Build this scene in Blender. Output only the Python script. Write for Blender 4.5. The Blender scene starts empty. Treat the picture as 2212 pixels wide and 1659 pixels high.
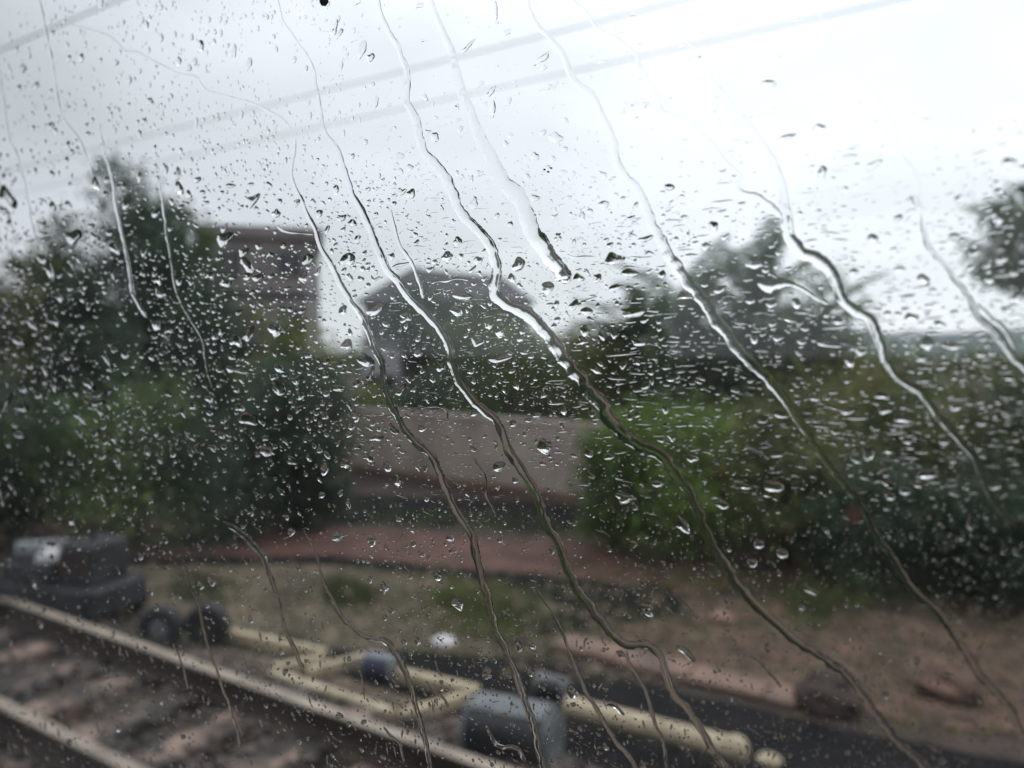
import bpy, math, random
import numpy as np
from mathutils import Vector, Matrix, noise
random.seed(7); rng = np.random.default_rng(11)
S = bpy.context.scene
COL = S.collection
R = math.radians

# ------------------------------------------------------------------ camera
D_GLASS = 0.167; CAM_H = 2.55
YAW = R(33.4); PITCH = R(-2.3); FPX = 1736.0
cam_d = bpy.data.cameras.new('camera'); cam = bpy.data.objects.new('camera', cam_d); COL.objects.link(cam)
S.camera = cam
cam.location = (0, -D_GLASS, CAM_H)
cam.rotation_euler = (R(90) + PITCH, 0, YAW)
cam_d.sensor_width = 36; cam_d.lens = 36 * FPX / 2212
cam_d.clip_start = 0.005; cam_d.clip_end = 4000
cam_d.dof.use_dof = True; cam_d.dof.focus_distance = 0.212; cam_d.dof.aperture_fstop = 10.5
bpy.context.view_layer.update()
CM = Matrix.Translation(cam.location) @ cam.rotation_euler.to_matrix().to_4x4()
CR = np.array(CM.to_3x3()); CP = np.array(CM.translation)
# ------------------------------------------------------------------ world: bright overcast
W = bpy.data.worlds.new('World'); S.world = W; W.use_nodes = True
nt = W.node_tree; nt.nodes.clear()
def N(t, typ, **kw):
    n = t.nodes.new(typ)
    for k, v in kw.items(): setattr(n, k, v)
    return n
SUN_EL, SUN_AZ = R(62), R(12)      # veiled sun, high, to the right of the view
out = N(nt, 'ShaderNodeOutputWorld'); bg = N(nt, 'ShaderNodeBackground'); bg.inputs[1].default_value = 0.1
sky = N(nt, 'ShaderNodeTexSky', sky_type='NISHITA', sun_disc=False, sun_elevation=SUN_EL, sun_rotation=SUN_AZ)
tc = N(nt, 'ShaderNodeTexCoord')
nz = N(nt, 'ShaderNodeTexNoise'); nz.inputs['Scale'].default_value = 2.6; nz.inputs['Detail'].default_value = 5
mp = N(nt, 'ShaderNodeMapping'); mp.inputs['Scale'].default_value = (1, 1, 2.2); mp.inputs['Location'].default_value = (3.1, 0.4, 1.3)
nt.links.new(tc.outputs['Generated'], mp.inputs[0]); nt.links.new(mp.outputs[0], nz.inputs[0])
cr = N(nt, 'ShaderNodeValToRGB'); e = cr.color_ramp.elements
e[0].position = 0.36; e[0].color = (6.7, 7.25, 7.55, 1); e[1].position = 0.62; e[1].color = (8.2, 8.55, 9.2, 1)
nt.links.new(nz.outputs[0], cr.inputs[0])
# brightening towards the veiled sun
sd = Vector((math.sin(SUN_AZ) * math.cos(SUN_EL), math.cos(SUN_AZ) * math.cos(SUN_EL), math.sin(SUN_EL)))
dt = N(nt, 'ShaderNodeVectorMath', operation='DOT_PRODUCT'); dt.inputs[1].default_value = sd
nt.links.new(tc.outputs['Generated'], dt.inputs[0])
mr = N(nt, 'ShaderNodeMapRange'); mr.inputs[1].default_value = 0.35; mr.inputs[2].default_value = 1.0; mr.inputs[3].default_value = 0.96; mr.inputs[4].default_value = 1.9
nt.links.new(dt.outputs['Value'], mr.inputs[0])
ml = N(nt, 'ShaderNodeVectorMath', operation='SCALE')
nt.links.new(cr.outputs[0], ml.inputs[0]); nt.links.new(mr.outputs[0], ml.inputs['Scale'])
mx = N(nt, 'ShaderNodeMixRGB'); mx.inputs[0].default_value = 0.93
nt.links.new(sky.outputs[0], mx.inputs[1]); nt.links.new(ml.outputs[0], mx.inputs[2])
nt.links.new(mx.outputs[0], bg.inputs[0]); nt.links.new(bg.outputs[0], out.inputs[0])
# ------------------------------------------------------------------ sun behind cloud
sl = bpy.data.lights.new('sun', 'SUN'); sl.energy = 0.5; sl.angle = R(25); sl.color = (1, .97, .92)
so = bpy.data.objects.new('sun', sl); COL.objects.link(so)
so.rotation_euler = (-sd).to_track_quat('-Z', 'Y').to_euler()
S.view_settings.view_transform = 'Standard'; S.view_settings.look = 'None'
S.view_settings.exposure = 0.1; S.view_settings.gamma = 1; S.view_settings.use_curve_mapping = False
S.render.engine = 'CYCLES'
S.cycles.max_bounces = 12; S.cycles.transmission_bounces = 10; S.cycles.transparent_max_bounces = 16
S.cycles.diffuse_bounces = 3; S.cycles.glossy_bounces = 4
S.cycles.caustics_reflective = False; S.cycles.caustics_refractive = True

# ------------------------------------------------------------------ pixel helpers (photo measured on a 2212 x 1659 grid)
def ray(px, py):
    v = np.stack([(np.asarray(px, float) - 1106) / FPX, (829.5 - np.asarray(py, float)) / FPX, -np.ones_like(np.asarray(px, float))], -1)
    return v @ CR.T
def G(px, py, z=0.0):                      # where a sight line meets the level z
    d = ray(px, py); t = (z - CP[2]) / d[..., 2]
    p = CP + d * t[..., None] if np.ndim(t) else CP + d * t
    return p
def P(px, py, depth):                      # point at a distance along the view axis
    return CP + ray(px, py) * depth
def PANE(px, py, y=0.0):                   # where a sight line meets the window plane
    d = ray(px, py); t = (y - CP[1]) / d[..., 1]
    return CP + d * t[..., None] if np.ndim(t) else CP + d * t

# ------------------------------------------------------------------ objects
def tag(o, label=None, cat=None, group=None, kind=None):
    if label: o['label'] = label
    if cat: o['category'] = cat
    if group: o['group'] = group
    if kind: o['kind'] = kind
    return o
def link(name, me, mat=None, parent=None, loc=None):
    o = bpy.data.objects.new(name, me); COL.objects.link(o)
    if mat and me and not me.materials: me.materials.append(mat)
    if parent: o.parent = parent
    if loc is not None: o.location = loc
    return o
def empty(name, loc, rz=0.0):
    o = bpy.data.objects.new(name, None); COL.objects.link(o); o.location = tuple(loc); o.rotation_euler = (0, 0, rz)
    o.empty_display_size = .1
    return o
def npmesh(name, verts, loops, starts, totals, smooth=False):
    me = bpy.data.meshes.new(name)
    verts = np.asarray(verts, np.float32)
    me.vertices.add(len(verts)); me.vertices.foreach_set('co', verts.ravel())
    me.loops.add(len(loops)); me.loops.foreach_set('vertex_index', np.asarray(loops, np.int32))
    me.polygons.add(len(starts)); me.polygons.foreach_set('loop_start', np.asarray(starts, np.int32))
    me.polygons.foreach_set('loop_total', np.asarray(totals, np.int32))
    me.update(calc_edges=True)
    me.polygons.foreach_set('use_smooth', np.full(len(starts), smooth, bool))
    me.validate()
    return me
def quadmesh(name, verts, quads, smooth=False):
    quads = np.asarray(quads, np.int32); n = len(quads)
    return npmesh(name, verts, quads.ravel(), np.arange(n) * quads.shape[1], np.full(n, quads.shape[1]), smooth)
class MB:
    def __init__(s): s.v = []; s.f = []; s.sm = False
    def add(s, vs, fs):
        b = len(s.v); s.v += [tuple(v) for v in vs]; s.f += [tuple(b + i for i in f) for f in fs]
    def box(s, x0, x1, y0, y1, z0, z1, bev=0.0):
        if bev:
            b = bev; X = (x0, x1); Y = (y0, y1); Z = (z0, z1); vs = []; idx = {}
            for i in (0, 1):
                for j in (0, 1):
                    for k in (0, 1):
                        sx, sy, sz = (1 - 2 * i), (1 - 2 * j), (1 - 2 * k)
                        for a in range(3):
                            p = [X[i] + sx * b, Y[j] + sy * b, Z[k] + sz * b]; p[a] = (X[i], Y[j], Z[k])[a]
                            idx[i, j, k, a] = len(vs); vs.append(p)
            fs = []
            I = lambda i, j, k, a: idx[i, j, k, a]
            for i in (0, 1): fs.append([I(i, 0, 0, 0), I(i, 1, 0, 0), I(i, 1, 1, 0), I(i, 0, 1, 0)])
            for j in (0, 1): fs.append([I(0, j, 0, 1), I(1, j, 0, 1), I(1, j, 1, 1), I(0, j, 1, 1)])
            for k in (0, 1): fs.append([I(0, 0, k, 2), I(1, 0, k, 2), I(1, 1, k, 2), I(0, 1, k, 2)])
            for j in (0, 1):
                for k in (0, 1): fs.append([I(0, j, k, 1), I(1, j, k, 1), I(1, j, k, 2), I(0, j, k, 2)])
            for i in (0, 1):
                for k in (0, 1): fs.append([I(i, 0, k, 0), I(i, 1, k, 0), I(i, 1, k, 2), I(i, 0, k, 2)])
            for i in (0, 1):
                for j in (0, 1): fs.append([I(i, j, 0, 0), I(i, j, 1, 0), I(i, j, 1, 1), I(i, j, 0, 1)])
            for i in (0, 1):
                for j in (0, 1):
                    for k in (0, 1): fs.append([I(i, j, k, 0), I(i, j, k, 1), I(i, j, k, 2)])
            s.add(vs, fs); return s
        s.add([(x, y, z) for x in (x0, x1) for y in (y0, y1) for z in (z0, z1)],
              [(0, 1, 3, 2), (4, 6, 7, 5), (0, 4, 5, 1), (2, 3, 7, 6), (0, 2, 6, 4), (1, 5, 7, 3)])
        return s
    def tube(s, pts, rad, n=8):
        pts = [Vector(p) for p in pts]; rings = []
        for i, p in enumerate(pts):
            d = (pts[min(i + 1, len(pts) - 1)] - pts[max(i - 1, 0)]).normalized()
            a = d.orthogonal().normalized() if i == 0 else (a - d * a.dot(d)).normalized()
            b = d.cross(a); r = rad[i] if hasattr(rad, '__len__') else rad
            rings.append([p + (a * math.cos(2 * math.pi * k / n) + b * math.sin(2 * math.pi * k / n)) * r for k in range(n)])
        vs = [v for r in rings for v in r]; fs = []
        for i in range(len(pts) - 1):
            for k in range(n): fs.append((i * n + k, i * n + (k + 1) % n, (i + 1) * n + (k + 1) % n, (i + 1) * n + k))
        fs.append(tuple(range(n))[::-1]); fs.append(tuple((len(pts) - 1) * n + k for k in range(n)))
        s.add(vs, fs); return s
    def prism(s, poly, y0, y1):                     # (x, z) outline extruded along y
        n = len(poly)
        s.add([(x, y0, z) for x, z in poly] + [(x, y1, z) for x, z in poly],
              [tuple(range(n)), tuple(range(2 * n - 1, n - 1, -1))] + [(i, i + n, (i + 1) % n + n, (i + 1) % n) for i in range(n)])
        return s
    def build(s, name, mat, parent=None, smooth=False, loc=None):
        import bmesh
        me = bpy.data.meshes.new(name); me.from_pydata(s.v, [], s.f)
        bm = bmesh.new(); bm.from_mesh(me); bmesh.ops.recalc_face_normals(bm, faces=bm.faces); bm.to_mesh(me); bm.free()
        if smooth: me.polygons.foreach_set('use_smooth', [True] * len(me.polygons)); 
        me.update()
        if smooth:
            try: me.set_sharp_from_angle(angle=R(42))
            except Exception: pass
        return link(name, me, mat, parent, loc)

# ------------------------------------------------------------------ materials
def mat(name, c1, c2=None, scale=4.0, rough=.7, spec=.4, bump=0.0, bscale=30, metal=0.0, detail=6, rand=0.0, c3=None, trans=0.0, lo=.35, hi=.65):
    m = bpy.data.materials.new(name); m.use_nodes = True; t = m.node_tree; b = t.nodes['Principled BSDF']
    b.inputs['Roughness'].default_value = rough; b.inputs['Specular IOR Level'].default_value = spec; b.inputs['Metallic'].default_value = metal
    c2 = c2 or tuple(x * .65 for x in c1)
    tcn = N(t, 'ShaderNodeTexCoord'); nn = N(t, 'ShaderNodeTexNoise'); nn.inputs['Scale'].default_value = scale; nn.inputs['Detail'].default_value = detail
    nn.inputs['Roughness'].default_value = .6
    geo = N(t, 'ShaderNodeNewGeometry')
    t.links.new(geo.outputs['Position'], nn.inputs[0])
    rp = N(t, 'ShaderNodeValToRGB'); rp.color_ramp.elements[0].position = lo; rp.color_ramp.elements[1].position = hi
    rp.color_ramp.elements[0].color = (*c2, 1); rp.color_ramp.elements[1].color = (*c1, 1)
    if c3: el = rp.color_ramp.elements.new((lo + hi) / 2); el.color = (*c3, 1)
    t.links.new(nn.outputs[0], rp.inputs[0]); last = rp.outputs[0]
    if rand:
        hs = N(t, 'ShaderNodeHueSaturation'); mr_ = N(t, 'ShaderNodeMapRange'); mr_.inputs[3].default_value = 1 - rand; mr_.inputs[4].default_value = 1 + rand
        t.links.new(geo.outputs['Random Per Island'], mr_.inputs[0]); t.links.new(mr_.outputs[0], hs.inputs['Value']); t.links.new(last, hs.inputs['Color']); last = hs.outputs[0]
    t.links.new(last, b.inputs['Base Color'])
    if bump:
        n2 = N(t, 'ShaderNodeTexNoise'); n2.inputs['Scale'].default_value = bscale; n2.inputs['Detail'].default_value = 6
        t.links.new(geo.outputs['Position'], n2.inputs[0])
        bp = N(t, 'ShaderNodeBump'); bp.inputs['Strength'].default_value = 1; bp.inputs['Distance'].default_value = bump
        t.links.new(n2.outputs[0], bp.inputs['Height']); t.links.new(bp.outputs[0], b.inputs['Normal'])
    if trans:
        tr = N(t, 'ShaderNodeBsdfTranslucent'); ms = N(t, 'ShaderNodeMixShader'); ms.inputs[0].default_value = trans
        t.links.new(last, tr.inputs[0]); o = t.nodes['Material Output']
        t.links.new(b.outputs[0], ms.inputs[1]); t.links.new(tr.outputs[0], ms.inputs[2]); t.links.new(ms.outputs[0], o.inputs[0])
    return m
M = {}
M['soil'] = mat('soil', (.085, .058, .048), (.03, .022, .02), 1.6, .75, .2, .03, 9, c3=(.058, .042, .036))
M['earth_pale'] = mat('earth_pale', (.21, .155, .112), (.078, .06, .044), 2.2, .75, .2, .02, 14, c3=(.15, .12, .085))
M['earth_brown'] = mat('earth_brown', (.19, .11, .085), (.04, .028, .024), 3.4, .75, .2, .03, 9, c3=(.12, .076, .06))
M['earth_red'] = mat('earth_red', (.17, .085, .068), (.07, .038, .033), 2.0, .75, .2, .02, 14)
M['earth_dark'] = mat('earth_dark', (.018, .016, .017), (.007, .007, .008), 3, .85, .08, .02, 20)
M['grass'] = mat('grass', (.085, .10, .03), (.04, .055, .015), 5, .6, .3, rand=.4, trans=.2)
M['ballast'] = mat('ballast', (.12, .085, .07), (.025, .022, .022), 1.6, .5, .4, rand=.6, c3=(.09, .07, .062))
M['ballast_dark'] = mat('ballast_dark', (.02, .018, .018), (.008, .007, .008), 3, .75, .15, rand=.7)
M['concrete'] = mat('concrete', (.32, .22, .175), (.05, .04, .036), 2.6, .7, .35, .004, 60, lo=.47, hi=.6)
M['wall'] = mat('wall', (.56, .46, .40), (.38, .31, .275), 1.1, .8, .3, .004, 40)
M['kerb'] = mat('kerb', (.27, .165, .125), (.12, .078, .062), 3, .6, .4, .005, 40)
M['cream'] = mat('cream', (.62, .51, .35), (.34, .28, .19), 7, .5, .4, .002, 60)
M['steel'] = mat('steel', (.46, .385, .31), (.26, .21, .17), 3, .6, .4, metal=.1)
M['rust'] = mat('rust', (.06, .035, .028), (.03, .02, .017), 12, .7, .3)
M['drum'] = mat('drum', (.035, .036, .04), (.016, .017, .02), 5, .4, .5)
M['lid_and_sheen'] = mat('lid_and_sheen', (.22, .24, .255), (.08, .085, .09), 8, .45, .6)  # pale steel fittings, also the sky sheen painted on drum tops
M['machine_dark'] = mat('machine_dark', (.05, .05, .055), (.02, .02, .022), 5, .6, .3)
M['blue_paint'] = mat('blue_paint', (.03, .035, .09), (.02, .022, .05), 6, .4, .5)
M['rubber'] = mat('rubber', (.02, .02, .022), (.012, .012, .014), 9, .5, .4)
M['white_plastic'] = mat('white_plastic', (.68, .66, .66), (.5, .48, .5), 20, .4, .4)
M['house_brown'] = mat('house_brown', (.29, .255, .245), (.2, .175, .168), .7, .8, .3)
M['house_grey'] = mat('house_grey', (.12, .115, .13), (.08, .078, .09), .7, .8, .3)
M['pale_plaster'] = mat('pale_plaster', (.5, .5, .53), (.38, .38, .41), .6, .8, .3)
M['roof_tile'] = mat('roof_tile', (.055, .052, .06), (.032, .03, .037), 2, .6, .35)
M['window_glass'] = mat('window_glass', (.03, .033, .04), (.02, .02, .025), 1, .12, .6)
M['frame_paint'] = mat('frame_paint', (.3, .29, .28), None, 2, .6, .4)
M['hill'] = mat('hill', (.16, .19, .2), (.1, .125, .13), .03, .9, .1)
M['bark'] = mat('bark', (.055, .045, .036), (.025, .02, .017), 8, .85, .2, .01, 30)
def leafm(n, a, b_, rnd=.45, tr=.3): return mat(n, a, b_, .9, .5, .35, rand=rnd, trans=tr, detail=3)
M['leaf_dark'] = leafm('leaf_dark', (.095, .145, .082), (.032, .058, .038))
M['leaf_mid'] = leafm('leaf_mid', (.15, .21, .066), (.045, .078, .028))
M['leaf_olive'] = leafm('leaf_olive', (.24, .26, .095), (.085, .105, .038))
M['leaf_green'] = leafm('leaf_green', (.20, .30, .055), (.08, .13, .028))
M['leaf_lime'] = leafm('leaf_lime', (.24, .29, .07), (.11, .14, .035))
M['leaf_palm'] = leafm('leaf_palm', (.15, .20, .13), (.08, .11, .08), .3, .45)
M['leaf_yellow'] = leafm('leaf_yellow', (.26, .24, .085), (.13, .12, .045))
M['flower_red'] = mat('flower_red', (.28, .05, .03), (.16, .03, .02), 3, .5, .3, trans=.3)
M['cable'] = mat('cable', (.5, .5, .51), None, 2, .6, .3)
M['interior'] = mat('interior', (.16, .17, .175), (.13, .14, .145), 2, .6, .3)
M['seal'] = mat('seal', (.02, .02, .02), None, 9, .5, .4)
M['dirt'] = mat('dirt', (.10, .075, .055), (.05, .04, .03), 900, .9, .1)

def glass_mat():
    m = bpy.data.materials.new('window_pane_glass'); m.use_nodes = True; t = m.node_tree; t.nodes.clear()
    o = N(t, 'ShaderNodeOutputMaterial'); tr = N(t, 'ShaderNodeBsdfTransparent'); gl = N(t, 'ShaderNodeBsdfGlossy'); gl.inputs['Roughness'].default_value = .02
    tr.inputs[0].default_value = (.99, .993, .99, 1)
    # Schlick reflectance of a thin pane, the same from both sides
    g0 = N(t, 'ShaderNodeNewGeometry'); dp = N(t, 'ShaderNodeVectorMath', operation='DOT_PRODUCT'); t.links.new(g0.outputs['Incoming'], dp.inputs[0]); t.links.new(g0.outputs['Normal'], dp.inputs[1])
    ab = N(t, 'ShaderNodeMath', operation='ABSOLUTE'); t.links.new(dp.outputs['Value'], ab.inputs[0])
    om = N(t, 'ShaderNodeMath', operation='SUBTRACT'); om.inputs[0].default_value = 1; t.links.new(ab.outputs[0], om.inputs[1])
    pw = N(t, 'ShaderNodeMath', operation='POWER'); t.links.new(om.outputs[0], pw.inputs[0]); pw.inputs[1].default_value = 5
    fr = N(t, 'ShaderNodeMath', operation='MULTIPLY_ADD'); t.links.new(pw.outputs[0], fr.inputs[0]); fr.inputs[1].default_value = .96; fr.inputs[2].default_value = .04
    a = N(t, 'ShaderNodeMixShader'); t.links.new(fr.outputs[0], a.inputs[0]); t.links.new(tr.outputs[0], a.inputs[1]); t.links.new(gl.outputs[0], a.inputs[2])
    # thin film of dust and dried rain: scatters a little skylight
    tl = N(t, 'ShaderNodeBsdfTranslucent'); tl.inputs[0].default_value = (.86, .88, .87, 1)
    geo = N(t, 'ShaderNodeNewGeometry'); mp_ = N(t, 'ShaderNodeMapping'); mp_.inputs['Scale'].default_value = (30, 30, 130)
    n1 = N(t, 'ShaderNodeTexNoise'); n1.inputs['Scale'].default_value = 1; n1.inputs['Detail'].default_value = 8; n1.inputs['Roughness'].default_value = .65
    t.links.new(geo.outputs['Position'], mp_.inputs[0]); t.links.new(mp_.outputs[0], n1.inputs[0])
    n0 = N(t, 'ShaderNodeTexNoise'); n0.inputs['Scale'].default_value = 9; n0.inputs['Detail'].default_value = 3
    t.links.new(geo.outputs['Position'], n0.inputs[0])
    mu = N(t, 'ShaderNodeMath', operation='MULTIPLY'); t.links.new(n1.outputs[0], mu.inputs[0]); t.links.new(n0.outputs[0], mu.inputs[1])
    r_ = N(t, 'ShaderNodeMapRange'); r_.inputs[1].default_value = .12; r_.inputs[2].default_value = .42; r_.inputs[3].default_value = .001; r_.inputs[4].default_value = .011
    t.links.new(mu.outputs[0], r_.inputs[0])
    # a film of even thickness covers more of a slanting sight line
    sc = N(t, 'ShaderNodeMapRange'); sc.inputs[1].default_value = 0; sc.inputs[2].default_value = .65; sc.inputs[3].default_value = .5; sc.inputs[4].default_value = 2.4
    t.links.new(om.outputs[0], sc.inputs[0])
    m3 = N(t, 'ShaderNodeMath', operation='MULTIPLY'); t.links.new(r_.outputs[0], m3.inputs[0]); t.links.new(sc.outputs[0], m3.inputs[1])
    b = N(t, 'ShaderNodeMixShader'); t.links.new(m3.outputs[0], b.inputs[0]); t.links.new(a.outputs[0], b.inputs[1]); t.links.new(tl.outputs[0], b.inputs[2])
    t.links.new(b.outputs[0], o.inputs[0]); return m
def water_mat():
    m = bpy.data.materials.new('rain_water'); m.use_nodes = True; t = m.node_tree; t.nodes.clear()
    o = N(t, 'ShaderNodeOutputMaterial'); g = N(t, 'ShaderNodeBsdfGlass'); g.inputs['IOR'].default_value = 1.333; g.inputs['Roughness'].default_value = 0.0
    t.links.new(g.outputs[0], o.inputs[0]); return m
M['pane'] = glass_mat(); M['water'] = water_mat()
M['scratch'] = mat('scratch', (.7, .7, .72), None, 200, .5, .4, trans=.6)

# ================================================================== SETTING
gr = MB(); gr.add([(-1500, -400, 0), (1500, -400, 0), (1500, 2500, 0), (-1500, 2500, 0)], [(0, 1, 2, 3)])
tag(gr.build('ground', M['soil']), kind='structure')
def patch(name, outline, m, z, jag=6, sub=6):
    pts = []
    n = len(outline)
    for i in range(n):
        a, b = np.array(outline[i], float), np.array(outline[(i + 1) % n], float)
        for k in range(sub):
            q = a + (b - a) * k / sub + rng.normal(0, jag, 2) * (1, .35)
            pts.append(q)
    pts = np.array(pts); w = G(pts[:, 0], pts[:, 1], z)
    o = MB(); o.add([tuple(v) for v in w], [tuple(range(len(w)))])
    return tag(o.build(name, m), kind='structure')
patch('pale_earth', [(-200, 1225), (300, 1225), (700, 1222), (1120, 1262), (1420, 1330), (1250, 1400), (900, 1440), (1000, 1700), (-300, 1500)], M['earth_pale'], .004)
patch('red_earth', [(-100, 1120), (500, 1128), (900, 1150), (1500, 1180), (1900, 1235), (1450, 1285), (1150, 1240), (700, 1202), (300, 1205), (-100, 1215)], M['earth_red'], .008)
patch('rail_shadow_strip', [(250, 1206), (700, 1200), (1150, 1240), (1450, 1270), (1500, 1330), (1380, 1345), (1180, 1375), (1120, 1350), (1230, 1310), (1080, 1262), (700, 1216), (250, 1218)], M['earth_dark'], .012, 5)  # distant rail's shadow, put into the ground colour as a dark strip
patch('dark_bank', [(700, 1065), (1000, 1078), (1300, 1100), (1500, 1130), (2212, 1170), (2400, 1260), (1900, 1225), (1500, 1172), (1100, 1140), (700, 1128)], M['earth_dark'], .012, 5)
patch('black_ballast_bed', [(700, 1400), (900, 1405), (1260, 1440), (1500, 1500), (1900, 1590), (2500, 1700), (2500, 2300), (1500, 2300), (1000, 1720), (1250, 1560), (900, 1440)], M['earth_dark'], .016, 5)
patch('brown_earth', [(1330, 1345), (1500, 1290), (1800, 1300), (2300, 1390), (2600, 1620), (1950, 1560), (1700, 1490), (1250, 1405)], M['earth_brown'], .010)

# distant hill
def hill():
    xs = np.linspace(-500, 900, 90); vs = []; fs = []
    for i, x in enumerate(xs):
        h = 16 + 13 * noise.noise(Vector((x * .006, 3, 0))) + 5 * noise.noise(Vector((x * .03, 7, 0)))
        vs += [(x, 520, -1), (x, 560, h * .75), (x, 640, h + 3), (x, 760, -1)]
    for i in range(len(xs) - 1):
        for k in range(3): fs.append((4 * i + k, 4 * i + k + 1, 4 * i + 5 + k, 4 * i + 4 + k))
    o = MB(); o.add(vs, fs); return o.build('hills', M['hill'], smooth=True)
tag(hill(), kind='structure')

# stones
def stones(name, n, region, m, smin, smax, lab, z0=0.0):
    t = (1 + 5 ** .5) / 2
    ico = np.array([(-1, t, 0), (1, t, 0), (-1, -t, 0), (1, -t, 0), (0, -1, t), (0, 1, t), (0, -1, -t), (0, 1, -t), (t, 0, -1), (t, 0, 1), (-t, 0, -1), (-t, 0, 1)], float) / 1.9
    f = np.array([(0, 11, 5), (0, 5, 1), (0, 1, 7), (0, 7, 10), (0, 10, 11), (1, 5, 9), (5, 11, 4), (11, 10, 2), (10, 7, 6), (7, 1, 8), (3, 9, 4), (3, 4, 2), (3, 2, 6), (3, 6, 8), (3, 8, 9), (4, 9, 5), (2, 4, 11), (6, 2, 10), (8, 6, 7), (9, 8, 1)])
    pos = region(n); n = len(pos)
    s = rng.uniform(smin, smax, (n, 1, 1)) * rng.uniform(.6, 1.3, (n, 1, 3))
    v = ico[None] * (1 + rng.normal(0, .14, (n, 12, 1))) * s
    a = rng.uniform(0, 6.28, n); c, sn = np.cos(a), np.sin(a)
    x = v[..., 0] * c[:, None] - v[..., 1] * sn[:, None]; y = v[..., 0] * sn[:, None] + v[..., 1] * c[:, None]
    v = np.stack([x, y, v[..., 2] * .7], -1) + pos[:, None]
    F = f[None] + (np.arange(n) * 12)[:, None, None]
    o = link(name, quadmesh(name, v.reshape(-1, 3), F.reshape(-1, 3)), m)
    return tag(o, lab, 'stones', kind='stuff')
def strip(y0, y1, x0, x1, zf):
    def f(n):
        # denser towards the camera
        u = rng.uniform(0, 1, n) ** 1.6; x = x1 + (x0 - x1) * u; y = rng.uniform(y0, y1, n)
        return np.stack([x, y, np.full(n, 0.) + zf(y)], -1)
    return f
bedz = lambda y: np.clip((1.35 - np.abs(y - 2.8)) * .25, 0, .095) + .012
stones('ballast_stones', 15000, strip(1.1, 4.15, -30, 3, bedz), M['ballast'], .02, .042, 'brown wet ballast stones round the sleepers of the near track')
def blackreg(n):
    px = rng.uniform(600, 2600, n); w = G(px, 1392 + (px - 700) * .235 + rng.uniform(15, 330, n) * (.35 + (px - 600) / 2600), .01)
    return w[w[:, 1] > 4.3]
stones('black_ballast_stones', 9000, blackreg, M['ballast_dark'], .018, .036, 'blackened wet stones in the dark strip beside the kerb')
def debris(n):
    px = rng.uniform(-300, 2500, n); py = rng.uniform(1215, 1480, n); w = G(px, py, .008); return w[w[:, 1] > 5.0]
stones('loose_stones', 3500, debris, M['earth_pale'], .012, .05, 'scattered pebbles and clods on the open brown ground')

# near track
def rail_mb(x0, x1):
    pr = [(-.036, .165), (.036, .165), (.036, .13), (.010, .118), (.010, .03), (.07, .018), (.07, .0), (-.07, .0), (-.07, .018), (-.010, .03), (-.010, .118), (-.036, .13)]
    m = MB(); n = len(pr); m.add([(x0, y, z) for y, z in pr] + [(x1, y, z) for y, z in pr],
        [tuple(range(n)), tuple(range(2 * n - 1, n - 1, -1))] + [(i, (i + 1) % n, (i + 1) % n + n, i + n) for i in range(n)]); return m
def make_track(name, yc, label):
    t = empty(name, (0, yc, 0)); tag(t, label, 'railway track')
    smesh = MB().box(-.13, .13, -.98, .98, 0.015, .115, .015).build('sleeper', M['concrete'], t).data
    sleeper0 = [o for o in t.children][0]; sleeper0.location = (3.0, 0, 0)
    clip = MB().box(-.05, .05, -.027, .027, .115, .15, .008)
    CY = (-.648, -.442, .442, .648)
    c0 = clip.build('rail_clip', M['rust'], sleeper0, loc=(0, CY[0], 0))
    for yy in CY[1:]:
        c1 = c0.copy(); COL.objects.link(c1); c1.parent = sleeper0; c1.location = (0, yy, 0)
    for k in range(1, 60):
        s = sleeper0.copy(); COL.objects.link(s); s.parent = t; s.location = (3.0 - k * .62, random.uniform(-.02, .02), 0)
        s.rotation_euler = (0, 0, random.uniform(-.012, .012))
        if k < 22:
            for yy in CY:
                c = c0.copy(); COL.objects.link(c); c.parent = s; c.location = (0, yy, 0)
    for yy in (-.545, .545):
        r = rail_mb(-60, 12).build('rail', M['rust'], t, loc=(0, yy, .116))
        h = MB().box(-60, 12, -.044, .044, .1655, .176).build('rail_head', M['steel'], r)
    return t
TY = 2.815
make_track('railway_track', TY, 'nearest railway track with worn pale rails on concrete sleepers')

# pinkish kerb along the dark strip
def kerb():
    a = G(1200, 1400, 0); b = G(1735, 1515, 0)
    y = (a[1] + b[1]) / 2
    t = empty('stone_kerb', (0, y, 0)); tag(t, 'long pinkish stone kerb between brown earth and black ballast', 'kerb')
    x = a[0]; first = None
    while x < b[0] - .1:
        w = min(.6, b[0] - x)
        o = MB().box(0.006, w - .006, -.16, .16, 0, .07 + random.uniform(-.01, .012), .018).build('kerb_stone', M['kerb'], t, loc=(x, random.uniform(-.012, .012), 0)); x += w
    return t
kerb()

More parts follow.
